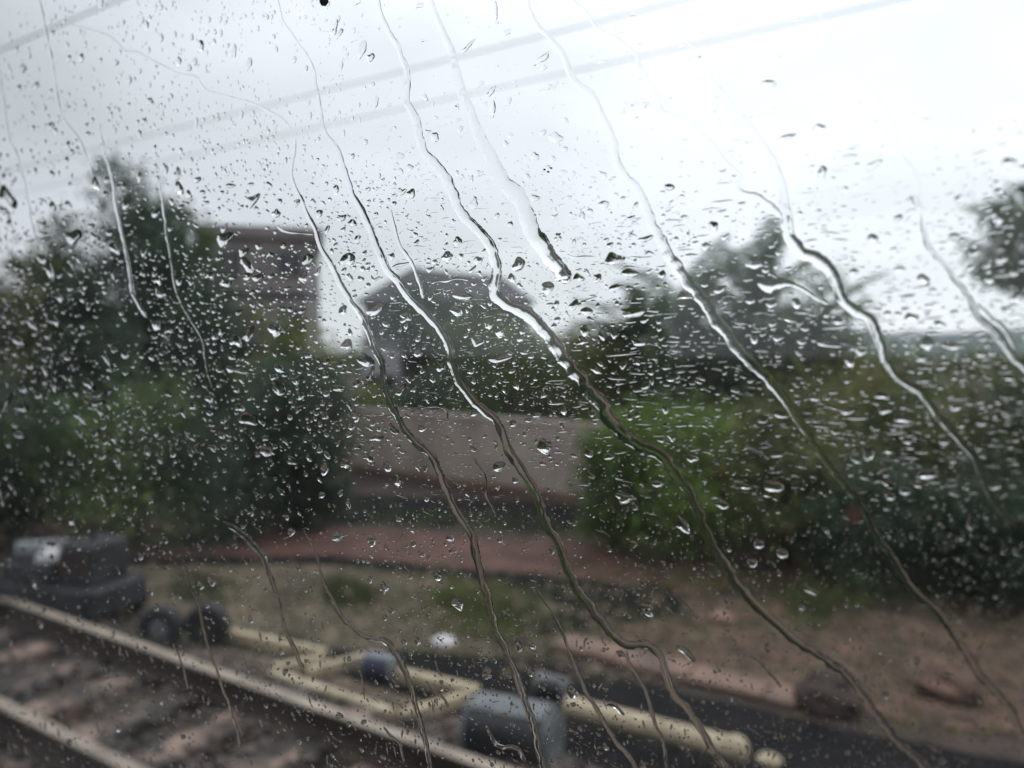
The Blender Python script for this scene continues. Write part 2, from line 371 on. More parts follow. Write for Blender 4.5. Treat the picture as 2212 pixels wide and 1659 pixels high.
# grass
def grass(name, outline, n, lab, h=.12, m='grass'):
    pts = np.array(outline, float); c = pts.mean(0); out_ = []
    tri = []
    k = len(pts)
    for i in range(n):
        a, b = pts[i % k], pts[(i + 1) % k]; u, v = random.random(), random.random()
        if u + v > 1: u, v = 1 - u, 1 - v
        q = c + (a - c) * u * 1.3 + (b - c) * v * 1.3 + rng.normal(0, 12, 2) * (1.6, .7)
        if noise.noise(Vector((q[0] * .03, q[1] * .06, 1))) < -.12 + .25 * (random.random() - .5): q = q + rng.normal(0, 40, 2) * (1.5, .5)
        out_.append(q)
    q = np.array(out_); base = G(q[:, 0], q[:, 1], .005)
    ang = rng.uniform(0, 6.28, n); w = rng.uniform(.004, .012, n); hh = rng.uniform(.4, 1.3, n) * h
    dx = np.stack([np.cos(ang) * w, np.sin(ang) * w, np.zeros(n)], -1); tip = np.stack([rng.normal(0, .04, n), rng.normal(0, .04, n), hh], -1)
    v = np.stack([base - dx, base + dx, base + tip], 1).reshape(-1, 3)
    o = link(name, quadmesh(name, v, np.arange(3 * n).reshape(-1, 3)), M[m]); return tag(o, lab, 'grass', kind='stuff')
grass('grass_patch', [(980, 1275), (1090, 1285), (1130, 1330), (1080, 1365), (1000, 1345), (960, 1300)], 3200, 'olive green grass patch in the open ground left of the painted shadow strip', .09, 'leaf_olive')
grass('grass_patch', [(700, 1265), (780, 1270), (800, 1300), (720, 1300)], 1600, 'thin green grass patch on pale ground above the zigzag frame', .07)
grass('grass_patch', [(400, 1250), (470, 1260), (460, 1295), (400, 1290)], 1200, 'thin green grass patch just right of the dark machine', .07)
grass('grass_patch', [(1725, 1265), (1765, 1295), (1770, 1345), (1735, 1330)], 1300, 'olive green weeds on the brown earth at right, lower tuft', .10, 'leaf_olive')
grass('grass_patch', [(1300, 1240), (1850, 1250), (1845, 1300), (1805, 1295)], 1100, 'olive green weeds on the brown earth at right, upper tuft', .10, 'leaf_olive')
grass('grass_verge', [(-200, 1090), (700, 1110), (1300, 1175), (2300, 1250), (2300, 1200), (1200, 1140), (600, 1080)], 2500, 'straggly dark grass along the foot of the trees', .12, 'leaf_olive')

grass('weeds', [(-100, 1235), (700, 1235), (1150, 1270), (1400, 1340), (1250, 1395), (900, 1400), (300, 1380), (-100, 1290)], 6000, 'sparse low weeds scattered over the pale open ground', .05)
grass('weeds', [(1300, 1370), (1500, 1300), (1900, 1280), (2400, 1380), (2400, 1560), (1900, 1540)], 4000, 'sparse low weeds scattered over the brown earth at right', .05, 'leaf_yellow')
# boundary wall
def wall():
    a = G(640, 1000, 0); b = G(1300, 1092, 0); d = (b - a); L = float(np.hypot(d[0], d[1])); an = math.atan2(d[1], d[0])
    t = empty('boundary_wall', a, an); tag(t, 'low beige concrete wall in the middle, in front of dark trees', 'wall')
    n = 6
    for k in range(n):
        MB().box(k * L / n + .006, (k + 1) * L / n - .006, -.07, .07, 0, 1.3, .008).build('panel', M['wall'], t)
    MB().box(-.05, L + .05, -.10, .10, 1.302, 1.36, .01).build('coping', M['wall'], t)
    MB().box(-.02, L + .02, -.13, -.074, 0, .16, .01).build('plinth', M['kerb'], t)
    return t
wall()

# ------------------------------------------------------------------ trackside things
def beam(mb, a, b, w, z0, z1):
    a = Vector(a); b = Vector(b); d = (b - a); d.z = 0; L = d.length; d.normalize(); n = Vector((-d.y, d.x, 0)) * w / 2
    c = [a - n, a + n, b + n, b - n]; ch = .012
    lo = [(p.x, p.y, z0) for p in c]; mid = [(p.x, p.y, z1 - ch) for p in c]
    n2 = n * (1 - 2 * ch / w); c2 = [a - n2 + d * ch, a + n2 + d * ch, b + n2 - d * ch, b - n2 - d * ch]; hi = [(p.x, p.y, z1) for p in c2]
    q = lambda i, s: i % 4 + 4 * s
    mb.add(lo + mid + hi, [(0, 1, 2, 3), (8, 9, 10, 11)] + [(q(i, s), q(i + 1, s), q(i + 1, s + 1), q(i, s + 1)) for i in range(4) for s in (0, 1)])
def frame():
    base = G(700, 1440, 0); t = empty('zigzag_frame', base); tag(t, 'cream painted steel frame with zigzag bracing lying beside the track', 'frame')
    for k, (x0, y0, x1, y1, nm) in enumerate([(455, 1350, 702, 1402, 'chord'), (315, 1424, 420, 1446, 'chord'), (585, 1444, 848, 1530, 'chord'), (800, 1428, 1032, 1480, 'chord'),
                           (696, 1412, 590, 1434, 'brace'), (790, 1408, 664, 1441, 'brace'), (1016, 1490, 862, 1536, 'brace')]):
        a = G(x0, y0, .12) - base; b = G(x1, y1, .12) - base
        m = MB(); beam(m, a, b, .085 if nm == 'chord' else .07, .02 + .001 * k, .12 - .003 * k if nm == 'chord' else .105 + .002 * k); m.build(nm, M['cream'], t)
frame()
def capped_beam():
    a = G(1225, 1548, .12); b = G(1575, 1640, .12); t = empty('post', a); tag(t, 'cream post lying flat with a rounded end near the bottom edge', 'post')
    b = b - a; a = a * 0
    a[2] = b[2] = .07 
    MB().tube([a, b], .07, 16).build('shaft', M['cream'], t, smooth=True)
    d = b / np.linalg.norm(b[:2]); d[2] = 0; b2 = b + d * .003
    MB().tube([b2, b2 + d * .02, b2 + d * .07, b2 + d * .10, b2 + d * .115], [.078, .085, .08, .055, .01], 16).build('cap', M['cream'], t, smooth=True)
capped_beam()
def drum(px0, py0, px1, py1, r, label, lid_sheenm='lid_and_sheen', bodym='drum'):
    a = G(px0, py0, r); b = G(px1, py1, r); a[2] = b[2] = r; d = (b - a); L = np.linalg.norm(d); u = d / L
    base = np.array([a[0], a[1], 0.]); t = empty('steel_drum', base); tag(t, label, 'drum', 'steel drums lying beside the track')
    a0 = a - base
    MB().tube([a0, a0 + u * L], r * .97, 28).build('shell', M[bodym], t, smooth=True)
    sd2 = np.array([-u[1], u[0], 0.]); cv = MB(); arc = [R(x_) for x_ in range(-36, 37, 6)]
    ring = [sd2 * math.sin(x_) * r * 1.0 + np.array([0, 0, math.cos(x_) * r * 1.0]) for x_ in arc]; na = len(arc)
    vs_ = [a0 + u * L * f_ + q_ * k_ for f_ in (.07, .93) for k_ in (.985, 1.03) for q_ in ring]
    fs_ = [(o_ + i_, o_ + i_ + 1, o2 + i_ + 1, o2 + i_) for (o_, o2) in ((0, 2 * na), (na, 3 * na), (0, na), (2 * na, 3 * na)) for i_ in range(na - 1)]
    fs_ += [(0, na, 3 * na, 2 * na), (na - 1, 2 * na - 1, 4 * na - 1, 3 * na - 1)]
    cv.add(vs_, fs_); cv.build('sky_sheen', M[lid_sheenm], t, smooth=True)  # sky reflection along the drum's top, added as a paler curved strip
    for k in (0.03, .97):
        c = a0 + u * L * k; MB().tube([c - u * .012, c - u * .006, c + u * .006, c + u * .012], [r * .985, r * 1.02, r * 1.02, r * .985], 28).build('hoop', M[lid_sheenm], t, smooth=True)
    e = a0 + u * (L + .001); MB().tube([e, e + u * .008], [r * .86, r * .84], 28).build('end_cap', M[lid_sheenm], t, smooth=True)
    e = a0 - u * .001; MB().tube([e, e - u * .008], [r * .86, r * .84], 28).build('end_cap', M[bodym], t, smooth=True)
drum(1020, 1565, 1200, 1600, .20, 'large dark steel drum with sky sheen painted on top lying nearest the bottom edge')
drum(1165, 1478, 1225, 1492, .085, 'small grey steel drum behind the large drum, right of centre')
drum(795, 1434, 855, 1446, .105, 'dark blue drum resting inside the cream zigzag frame', 'lid_and_sheen', 'blue_paint')
def tyre(px, py, r, label, tilt=0.0):
    c = G(px, py, 0.0); t = empty('old_tyre', c, .5); tag(t, label, 'tyre', 'old tyres on the pale ground')
    m = MB(); n = 28; k = 10; vs = []; fs = []
    rt = r * .3
    for i in range(n):
        a = 2 * math.pi * i / n
        for j in range(k):
            b = 2 * math.pi * j / k; rr = r - rt + rt * math.cos(b) * (1.0 if i % 2 else .97)
            vs.append((rr * math.cos(a), rt * 1.2 * math.sin(b), r + rr * math.sin(a)))
    for i in range(n):
        for j in range(k): fs.append((i * k + j, ((i + 1) % n) * k + j, ((i + 1) % n) * k + (j + 1) % k, i * k + (j + 1) % k))
    m.add(vs, fs); m.build('tread', M['rubber'], t, smooth=True)
    MB().tube([(0, -.05, r), (0, .05, r)], r * .42, 20).build('rim', M['lid_and_sheen'] if tilt else M['rust'], t, smooth=True)
tyre(450, 1398, .2, 'worn black tyre standing at the left end of the cream frame')
tyre(350, 1405, .2, 'worn black tyre leaning beside the dark machine', 1)
def machine():
    c = G(150, 1340, 0); t = empty('ballast_cart', c, .28); tag(t, 'dark low cart loaded with machinery on the pale ground at left', 'cart')
    MB().box(-.75, .62, -.35, .35, .16, .42, .03).build('tub', M['machine_dark'], t)
    MB().box(-.55, .05, -.26, .26, .421, .58, .03).build('engine_cover', M['machine_dark'], t)
    MB().box(.12, .50, -.22, .24, .421, .80, .03).build('hood', M['machine_dark'], t)
    MB().tube([(.30, 0, .80), (.30, 0, .92), (.38, 0, .98)], .03, 10).build('exhaust', M['rust'], t, smooth=True)
    MB().tube([(-.75, .3, .36), (-.98, .3, .5), (-.98, -.3, .5), (-.75, -.3, .36)], .018, 8).build('handle', M['rust'], t, smooth=True)
    MB().tube([(-.45, -.15, .66), (-.1, .1, .66)], .10, 14).build('tank', M['lid_and_sheen'], t, smooth=True)
    for q_ in range(4): MB().box(.14 + q_ * .09, .19 + q_ * .09, -.235, -.222, .5, .74).build('grille_slat', M['rust'], t)
    MB().tube([(.05, -.3, .43), (-.1, -.34, .5), (-.4, -.3, .45), (-.7, -.33, .48)], .02, 8).build('hose', M['rubber'], t, smooth=True)
    for x in (-.5, .4):
        for y in (-.39, .39):
            MB().tube([(x, y - .035, .16), (x, y - .03, .16), (x, y + .03, .16), (x, y + .035, .16)], [.13, .155, .155, .13], 20).build('wheel', M['rubber'], t, smooth=True)
machine()
def bag(px, py, depth, s, label, flat=.6, z=None):
    if z is None: c = G(px, py, 0)
    else: c = G(px, py, z)
    m = MB(); n, k = 14, 8; vs = []; fs = []
    for j in range(k + 1):
        th = math.pi * j / k
        for i in range(n):
            a = 2 * math.pi * i / n; d = Vector((math.sin(th) * math.cos(a), math.sin(th) * math.sin(a), math.cos(th)))
            q = d * s * (1 + .25 * noise.noise(d * 2.5 + Vector((px, 0, 0)))); q.z = max(q.z, -.5 * s) * flat + .5 * s * flat
            vs.append(q)
    for j in range(k):
        for i in range(n): fs.append((j * n + i, j * n + (i + 1) % n, (j + 1) * n + (i + 1) % n, (j + 1) * n + i))
    m.add(vs, fs); o = m.build('plastic_bag', M['white_plastic'], smooth=True, loc=tuple(c)); return tag(o, label, 'bag')
bag(958, 1393, 0, .11, 'white plastic bag on the ground right of the blue drum', .5)
bag(112, 1215, 0, .13, 'crumpled white plastic bag lying on the dark cart', .7, .585)
def boulder(px, py, s, label, m='cream'):
    c = G(px, py, 0); mb = MB(); n, k = 12, 7; vs = []; fs = []
    for j in range(k + 1):
        th = math.pi * j / k
        for i in range(n):
            a = 2 * math.pi * i / n; d = Vector((math.sin(th) * math.cos(a), math.sin(th) * math.sin(a), math.cos(th)))
            q = d * s * (1 + .4 * noise.noise(d * 1.7 + Vector((px, 4, 0)))); q.z = q.z * .6 + .3 * s; vs.append(q)
    for j in range(k):
        for i in range(n): fs.append((j * n + i, j * n + (i + 1) % n, (j + 1) * n + (i + 1) % n, (j + 1) * n + i))
    mb.add(vs, fs); return tag(mb.build('rock', M[m], loc=tuple(c)), label, 'rock')
boulder(1663, 1650, .07, 'pale pebble sized rock on black ballast at the bottom edge')
boulder(1785, 1525, .24, 'dark rounded rock half in the brown earth right of the kerb', 'rust')
boulder(1560, 1345, .12, 'pinkish rock on the brown earth above the kerb', 'kerb')
boulder(2050, 1500, .22, 'grey rock on the brown earth in the lower right corner', 'earth_brown')

# ------------------------------------------------------------------ buildings
def windowed(parent, x, z, w, h, y):
    o = MB().box(x - w / 2, x + w / 2, y - .03, y + .02, z, z + h).build('window', M['frame_paint'], parent)
    MB().box(x - w / 2 + .08, x - .03, y - .045, y - .032, z + .08, z + h - .08).build('pane', M['window_glass'], o)
    MB().box(x + .03, x + w / 2 - .08, y - .045, y - .032, z + .08, z + h - .08).build('pane', M['window_glass'], o)
def facing(px, depth):
    p = P(px, 829, depth); p[2] = 0; return p
def block(px0, px1, ptop, depth, m, label, roofm, storeys, yaw=.55):
    a = facing((px0 + px1) / 2, depth); Wd = (px1 - px0) / FPX * depth / math.cos(.1); h = CAM_H + (760 - ptop) / FPX * depth
    t = empty('apartment_building', a, yaw); tag(t, label, 'building')
    MB().box(-Wd / 2, Wd / 2, 0, 6, 0, h - .5).build('wall', M[m], t)
    MB().box(-Wd / 2 - .2, Wd / 2 + .2, -.25, 6.2, h - .498, h).build('roof', M[roofm], t)
    fh = (h - .5) / storeys
    for s in range(storeys):
        MB().box(-Wd / 2 - .04, Wd / 2 + .04, -.06, -.003, s * fh - .1 if s else 0.0, s * fh + .12).build('floor_band', M['roof_tile'], t)
        nw = max(2, int(Wd / 1.9))
        for k in range(nw): windowed(t, -Wd / 2 + Wd * (k + .5) / nw, s * fh + .75, 1.15, fh * .5, 0)
    return t
block(440, 688, 492, 36, 'house_brown', 'brown flat roofed apartment block behind the trees at left of centre', 'house_brown', 3, .84)
def hip_house():
    dep = 30; a = facing(965, dep); sc = dep / FPX
    t = empty('house', a, .66); tag(t, 'grey house with a dark sloping roof in the middle distance', 'building')
    Wd = 385 * sc; he = CAM_H + (760 - 655) * sc; hr = CAM_H + (760 - 572) * sc
    MB().box(-Wd / 2 + .3, Wd / 2 - .3, 0, 6, 0, he).build('wall', M['house_grey'], t)
    r = MB(); h0 = he + .003
    vs = [(-Wd / 2, -.4, h0), (Wd / 2, -.4, h0), (Wd / 2, 6.4, h0), (-Wd / 2, 6.4, h0), (-Wd / 2 + 2.0, 1.4, hr), (Wd / 2 - 1.1, 1.4, hr - .35), (Wd / 2 - 1.1, 4.5, hr - .35), (-Wd / 2 + 2.0, 4.5, hr)]
    r.add(vs, [(3, 2, 1, 0), (0, 1, 5, 4), (1, 2, 6, 5), (2, 3, 7, 6), (3, 0, 4, 7), (4, 5, 6, 7)]); r.build('roof', M['roof_tile'], t)
    for x in (-2.2, 0, 2.2): windowed(t, x, 1.0, 1.3, 1.4, 0)
hip_house()
def low_house(px, ptop, depth, w, label, m='pale_plaster'):
    a = facing(px, depth); h = CAM_H + (760 - ptop) / FPX * depth; t = empty('outbuilding', a, .42); tag(t, label, 'building')
    MB().box(-w / 2, w / 2, 0, 3, 0, h - .12).build('wall', M[m], t); MB().box(-w / 2 - .1, w / 2 + .1, -.15, 3.1, h - .118, h).build('roof', M['frame_paint'], t)
    windowed(t, 0, .9, 1.0, 1.0, 0)
low_house(822, 735, 24, 1.15, 'pale plastered outbuilding peeping between the trees under the grey house')

# ------------------------------------------------------------------ trees
def leaves(centers, spread, n, size, m, name, parent=None, droop=0.0, asp=.5):
    centers = np.asarray(centers, float); k = len(centers)
    idx = rng.integers(0, k, n); spread = np.asarray(spread, float)
    sp = spread[idx][:, None] if spread.ndim else spread
    p = centers[idx] + rng.normal(0, 1, (n, 3)) * sp * (1, 1, .75)
    d = rng.normal(0, 1, (n, 3)); d[:, 2] -= droop; d /= np.linalg.norm(d, axis=1)[:, None]
    q = np.cross(d, rng.normal(0, 1, (n, 3))); q /= np.linalg.norm(q, axis=1)[:, None]
    L = (size * rng.uniform(.6, 1.4, n))[:, None]; w = L * asp * .5
    nn = np.cross(d, q) * L * .08
    v = np.stack([p, p + d * L * .5 + q * w + nn, p + d * L, p + d * L * .5 - q * w + nn], 1).reshape(-1, 3)
    i = np.arange(n)[:, None] * 4
    F = np.concatenate([i + [[0, 1, 2]], i + [[0, 2, 3]]], 0)
    return link(name, quadmesh(name, v, F), m, parent)
def tree(name, px, pbase, ptop, depth, wpx, m, label, cat='tree', n=7000, leaf=.16, crown0=.25, group=None, clumps=70, lean=0.0):
    sc = depth / FPX; base = facing(px, depth); H = CAM_H + (760 - ptop) * sc; Rw = wpx * sc / 2
    t = empty(name, base); tag(t, label, cat, group)
    tr = MB(); top = Vector((lean, 0, H * .8)); pts = [Vector((0, 0, -.02)), Vector((.05, .03, H * .2)), Vector((lean * .4, .05, H * .45)), top]
    r0 = .035 * H + .02
    tr.tube(pts, [r0, r0 * .75, r0 * .5, r0 * .18], 9).build('trunk', M['bark'], t, smooth=True)
    cc = []; cs = []
    zc = H * (1 + crown0) / 2; rz = H * (1 - crown0) / 2
    seed = Vector((px * .13, depth, 0))
    for i in range(clumps):
        d = Vector(rng.normal(0, 1, 3)); d.normalize(); rad = (random.random() ** .45) * (1 + .55 * noise.noise(d * 1.4 + seed))
        c = Vector((d.x * Rw * rad * .9 + lean * .6, d.y * Rw * rad * .9, zc + d.z * rz * rad * .92))
        if c.z < .1: c.z = .1 + random.random() * .3
        cc.append(tuple(c)); cs.append(random.uniform(.10, .24) * min(Rw, rz) + .04)
    nb = 7
    for i in range(nb):
        c = Vector(cc[i]); s = pts[1].lerp(pts[2], random.random()) if i % 2 else pts[2].lerp(pts[3], random.random() * .7)
        mid = s.lerp(c, .5) + Vector((0, 0, .08 * H)); MB().tube([s, mid, c], [r0 * .35, r0 * .22, r0 * .07], 6).build('limb', M['bark'], t, smooth=True)
    leaves(cc, cs, n, leaf, m, 'crown', t)
    return t
L_ = M
tree('evergreen_tree', 325, 1000, 372, 17, 270, L_['leaf_dark'], 'tallest dark tree at left, rising above the houses', n=11000, leaf=.13, crown0=.2, clumps=90)
tree('broadleaf_tree', 400, 1000, 415, 18.5, 150, L_['leaf_mid'], 'dark tree shoulder just left of the brown block', n=5000, leaf=.13)
tree('broadleaf_tree', 130, 1050, 475, 16, 160, L_['leaf_dark'], 'second tree from the left edge with a small pointed top', n=9000, leaf=.13, crown0=.1, clumps=90)
tree('broadleaf_tree', 205, 1050, 560, 14.5, 150, L_['leaf_dark'], 'dark tree in the gap left of the tallest tree', n=7000, leaf=.13, crown0=.1)
tree('broadleaf_tree', 15, 1050, 560, 15, 210, L_['leaf_olive'], 'greyish green tree cut by the left edge', n=9000, leaf=.13, crown0=.05, clumps=90)
tree('broadleaf_tree', -190, 1050, 540, 15, 260, L_['leaf_mid'], 'mid green tree beyond the left edge', n=5000, leaf=.15, crown0=.05)
tree('broadleaf_tree', 470, 1050, 600, 15.5, 240, L_['leaf_dark'], 'dark bushy tree in front of the brown block', n=10000, leaf=.13, crown0=.05, clumps=90)
tree('broadleaf_tree', 620, 1050, 650, 14, 200, L_['leaf_olive'], 'olive green tree below the right end of the brown block', n=8000, leaf=.12, crown0=.05)
tree('broadleaf_tree', 640, 1080, 735, 11.5, 220, L_['leaf_dark'], 'near dark tree left of the beige wall', n=10000, leaf=.11, crown0=.0, clumps=90)
tree('shrub', 280, 1120, 840, 10.5, 420, L_['leaf_mid'], 'broad near bush along the ground at left', 'bush', n=12000, leaf=.09, crown0=.0, clumps=120)
tree('shrub', 30, 1120, 820, 10.5, 300, L_['leaf_dark'], 'dark near bush at the left edge', 'bush', n=9000, leaf=.09, crown0=.0, clumps=90)
tree('shrub', 480, 1120, 880, 10.8, 260, L_['leaf_dark'], 'dark near bush between the left bushes and the wall', 'bush', n=8000, leaf=.09, crown0=.0, clumps=90)
tree('broadleaf_tree', 930, 920, 575, 25, 230, L_['leaf_dark'], 'dark rounded tree in front of the grey house', n=9000, leaf=.17, crown0=.1, clumps=90)
tree('broadleaf_tree', 1050, 920, 640, 22, 210, L_['leaf_mid'], 'green tree in front of the right end of the grey house', n=8000, leaf=.15, crown0=.05)
tree('broadleaf_tree', 950, 920, 790, 19, 260, L_['leaf_dark'], 'black green bushy tree just behind the wall', n=9000, leaf=.13, crown0=.0, clumps=90)
tree('broadleaf_tree', 1150, 920, 690, 18, 230, L_['leaf_mid'], 'green tree behind the right half of the wall', n=8000, leaf=.13, crown0=.0)
tree('shrub', 800, 930, 835, 19.5, 130, L_['leaf_lime'], 'bright lime bush behind the left end of the wall', 'bush', n=4000, leaf=.12, crown0=.0)
tree('broadleaf_tree', 1350, 1000, 660, 17, 200, L_['leaf_olive'], 'pale olive tree left of the palms', n=5000, leaf=.14, crown0=.05)
tree('broadleaf_tree', 1240, 1000, 705, 19, 170, L_['leaf_olive'], 'faint olive tree between the wall trees and the palms', n=5000, leaf=.14, crown0=.05)
tree('broadleaf_tree', 1560, 1000, 640, 14.5, 360, L_['leaf_dark'], 'dense dark tree under the palm fronds', n=12000, leaf=.12, crown0=.0, clumps=110)
tree('broadleaf_tree', 1760, 1000, 605, 14, 250, L_['leaf_mid'], 'dense tree right of the palms, below the hooked rivulet', n=9000, leaf=.12, crown0=.0, clumps=90)
tree('shrub', 1480, 1150, 850, 10.0, 380, L_['leaf_green'], 'fresh green near bush in front of the palms', 'bush', n=13000, leaf=.09, crown0=.0, clumps=120)
tree('shrub', 1330, 1150, 900, 10.4, 160, L_['leaf_mid'], 'darker bush over the right end of the wall', 'bush', n=6000, leaf=.09, crown0=.0)
tree('shrub', 1700, 1150, 830, 9.6, 320, L_['leaf_olive'], 'olive near bush with yellowish leaves right of the green bush', 'bush', n=10000, leaf=.09, crown0=.0, clumps=110)
tree('shrub', 1850, 1150, 760, 11.5, 240, L_['leaf_yellow'], 'yellowish shrub under the hooked rivulet at right', 'bush', n=7000, leaf=.10, crown0=.0, clumps=80)
tree('shrub', 1970, 1150, 810, 10.5, 260, L_['leaf_mid'], 'mid green bush at right under the distant hill', 'bush', n=9000, leaf=.09, crown0=.0, clumps=90)
tree('shrub', 2120, 1180, 805, 9.5, 280, L_['leaf_olive'], 'olive bush near the right edge', 'bush', n=9000, leaf=.09, crown0=.0, clumps=90)
tree('shrub', 2270, 1180, 760, 9, 260, L_['leaf_dark'], 'dark bush cut by the right edge', 'bush', n=9000, leaf=.09, crown0=.0, clumps=90)
tree('shrub', 1900, 1230, 980, 8.6, 300, L_['leaf_dark'], 'low dark bush above the brown earth at right', 'bush', n=8000, leaf=.07, crown0=.0, clumps=90)
tree('shrub', 2140, 1260, 1000, 8.2, 300, L_['leaf_dark'], 'low dark bush in front of the right edge', 'bush', n=8000, leaf=.07, crown0=.0, clumps=90)
tree('shrub', 2420, 1260, 800, 8.2, 360, L_['leaf_mid'], 'mid green bush beyond the right edge', 'bush', n=6000, leaf=.09, crown0=.0, clumps=90)
# red flowers on the green bush
for px, py, dep in ((1560, 1020, 9.2), (1700, 1145, 8.9), (1850, 1115, 8.0)):
    c = P(px, py, dep); m = MB()
    o = leaves(np.array([(0, 0, 0)]), .045, 26, .07, M['flower_red'], 'flower_cluster'); o.location = tuple(c); 
    tag(o, {1560: 'red flowers on the fresh green bush', 1700: 'red flowers low on the olive bush', 1850: 'red flowers low on the dark bush at right'}[px], 'flowers')

def palm(px, ptop, depth, nf, flen, label, m='leaf_palm', trunk=True, up=.9):
    base = facing(px, depth); H = CAM_H + (760 - ptop) / FPX * depth
    t = empty('palm_tree', base); tag(t, label, 'palm', 'palms in front of the sky')
    MB().tube([(0, 0, 0), (.06, 0, H * .4), (0, .04, H * .75), (0, 0, H)], [.16, .13, .11, .09], 10).build('trunk', M['bark'], t, smooth=True)
    for k in range(nf):
        az = k * 2.4 + random.random() * .5; el = R(random.uniform(30, 88)) * up; L = flen * random.uniform(.8, 1.15)
        seg = 12; pts = []; p = Vector((0, 0, H)); e_ = el
        for s in range(seg + 1):
            pts.append(p.copy()); d = Vector((math.cos(az) * math.cos(e_), math.sin(az) * math.cos(e_), math.sin(e_))); p += d * L / seg; e_ -= R(random.uniform(3, 7))
        vs = []; fs = []
        for s in range(1, seg):
            d = (pts[s + 1] - pts[s - 1]).normalized(); side = d.cross(Vector((0, 0, 1))).normalized(); upv = side.cross(d)
            ll = L * .17 * math.sin(math.pi * (s + 1) / (seg + 2))
            for sg in (-1, 1):
                for q in (0, .5):
                    o = pts[s].lerp(pts[s + 1], q); tip = o + side * sg * ll + d * ll * .55 - Vector((0, 0, ll * random.uniform(.15, .6)))
                    b = len(vs); wv = d * .034; vs += [o - wv, o + wv, o.lerp(tip, .5) + wv * 1.2 + upv * .01, tip, o.lerp(tip, .5) - wv * 1.2 + upv * .01]; fs += [(b, b + 1, b + 2, b + 3, b + 4)]
        mb = MB(); mb.tube(pts, [.02 - .0012 * i for i in range(len(pts))], 5); mb.add(vs, fs); 
        mb.build('frond', M[m], t)
palm(1375, 740, 16, 10, 1.7, 'leftmost palm, small and greyish, between the wall trees and the sky gap', up=.95)
palm(1480, 730, 15, 12, 2.2, 'second palm from the left with fronds against the sky', up=1.05)
palm(1625, 715, 14, 12, 2.1, 'third palm from the left with tall upright fronds', up=1.1)
palm(1745, 745, 13, 9, 1.6, 'rightmost palm with short fronds over the dense tree')
# feathery tree entering at the right
def droop_tree():
    dep = 8.2; base = facing(2330, dep); t = empty('feathery_tree', base); tag(t, 'feathery green tree hanging into the upper right edge', 'tree')
    sc = dep / FPX; H = CAM_H + (760 - 360) * sc
    MB().tube([(0, 0, 0), (-.05, .05, H * .5), (-.1, 0, H * .95)], [.11, .08, .03], 10).build('trunk', M['bark'], t, smooth=True)
    cc = []; 
    rot = np.array(CM.to_3x3()); inv = np.array(base)
    tips = [(2100, 455), (2150, 440), (2190, 425), (2120, 500), (2105, 530), (2170, 500), (2200, 400), (2215, 560), (2185, 600), (2130, 560), (2240, 470), (2260, 560), (2280, 430), (2205, 640), (2300, 520), (2350, 400), (2340, 620), (2400, 500)]
    for i, (x, y) in enumerate(tips):
        c = P(x, y, dep + random.uniform(-.5, .6)) - inv; s = Vector((-.08, 0, H * random.uniform(.55, .85)))
        MB().tube([s, s.lerp(Vector(c), .5) + Vector((0, 0, .15)), Vector(c)], [.03, .018, .006], 6).build('limb', M['bark'], t, smooth=True)
        for k in range(5): cc.append(np.array(s.lerp(Vector(c), random.uniform(.55, 1))) + rng.normal(0, .05, 3) + np.array((0, 0, .05)))
    leaves(cc, .075, 3000, .15, M['leaf_mid'], 'crown', t, droop=1.6, asp=.2)
droop_tree()
# far wood closing the horizon
cw = []
for x in np.linspace(-170, 110, 150):
    h = 2.2 + 1.2 * noise.noise(Vector((x * .08, 1, 2)))
    for k in range(5): cw.append((x + random.uniform(-2, 2), 62 + random.uniform(-3, 3), random.uniform(.2, 1) * h))
o = leaves(np.array(cw), .9, 26000, .6, M['leaf_mid'], 'far_wood'); tag(o, 'low far belt of trees closing the horizon', 'wood', kind='stuff')

# overhead wires
for (px, py, lab, r) in ((900, 146, 'upper of the two long overhead wires crossing the whole sky', .0075), (1474, 102, 'lower of the two long overhead wires crossing the whole sky', .0075),
                     (60, 83, 'overhead wire cutting the top left corner', .009)):
    d = ray(px, py); h = 3.4; t_ = h / d[2]; p = CP + d * t_; y = p[1]
    pts = [Vector((x, y, CAM_H + h)) for x in np.linspace(-70, 20, 40)]
    o = MB().tube(pts, r, 8).build('overhead_wire', M['cable'], smooth=True); tag(o, lab, 'wire', 'overhead wires along the railway')

# ================================================================== RAILWAY CARRIAGE AROUND THE CAMERA
PX0, PX1, PZ0, PZ1 = -1.25, .75, 2.12, 3.02
def shell():
    m = MB()
    Z0, Z1 = 1.1, 3.5; X0, X1 = -5, 5
    def wallm(y0, y1, x0, x1, z0, z1):
        m.box(X0, x0, y0, y1, Z0, Z1); m.box(x1, X1, y0, y1, Z0, Z1); m.box(x0, x1, y0, y1, Z0, z0); m.box(x0, x1, y0, y1, z1, Z1)
    wallm(-.05, .03, PX0, PX1, PZ0, PZ1); tag(m.build('carriage_wall', M['interior']), kind='structure')
    m = MB(); wallm_ = [(-5, -3.2), (-1.6, -1.2), (.6, 1.2), (3.2, 5)]
    for a, b in wallm_: m.box(a, b, -2.75, -2.69, Z0, Z1)
    m.box(-5, 5, -2.74, -2.70, Z0, 2.1); m.box(-5, 5, -2.74, -2.70, 3.0, Z1); tag(m.build('carriage_wall', M['interior']), kind='structure')
    tag(MB().box(X0, X1, -2.76, .04, Z0 - .1, Z0 - .001).build('carriage_floor', M['interior']), kind='structure')
    tag(MB().box(X0, X1, -2.76, .04, Z1 + .001, Z1 + .1).build('carriage_ceiling', M['interior']), kind='structure')
    m = MB(); m.box(X0 - .06, X0 - .001, -2.76, .04, Z0, Z1); m.box(X1 + .001, X1 + .06, -2.76, .04, Z0, Z1); tag(m.build('carriage_end_wall', M['interior']), kind='structure')
shell()
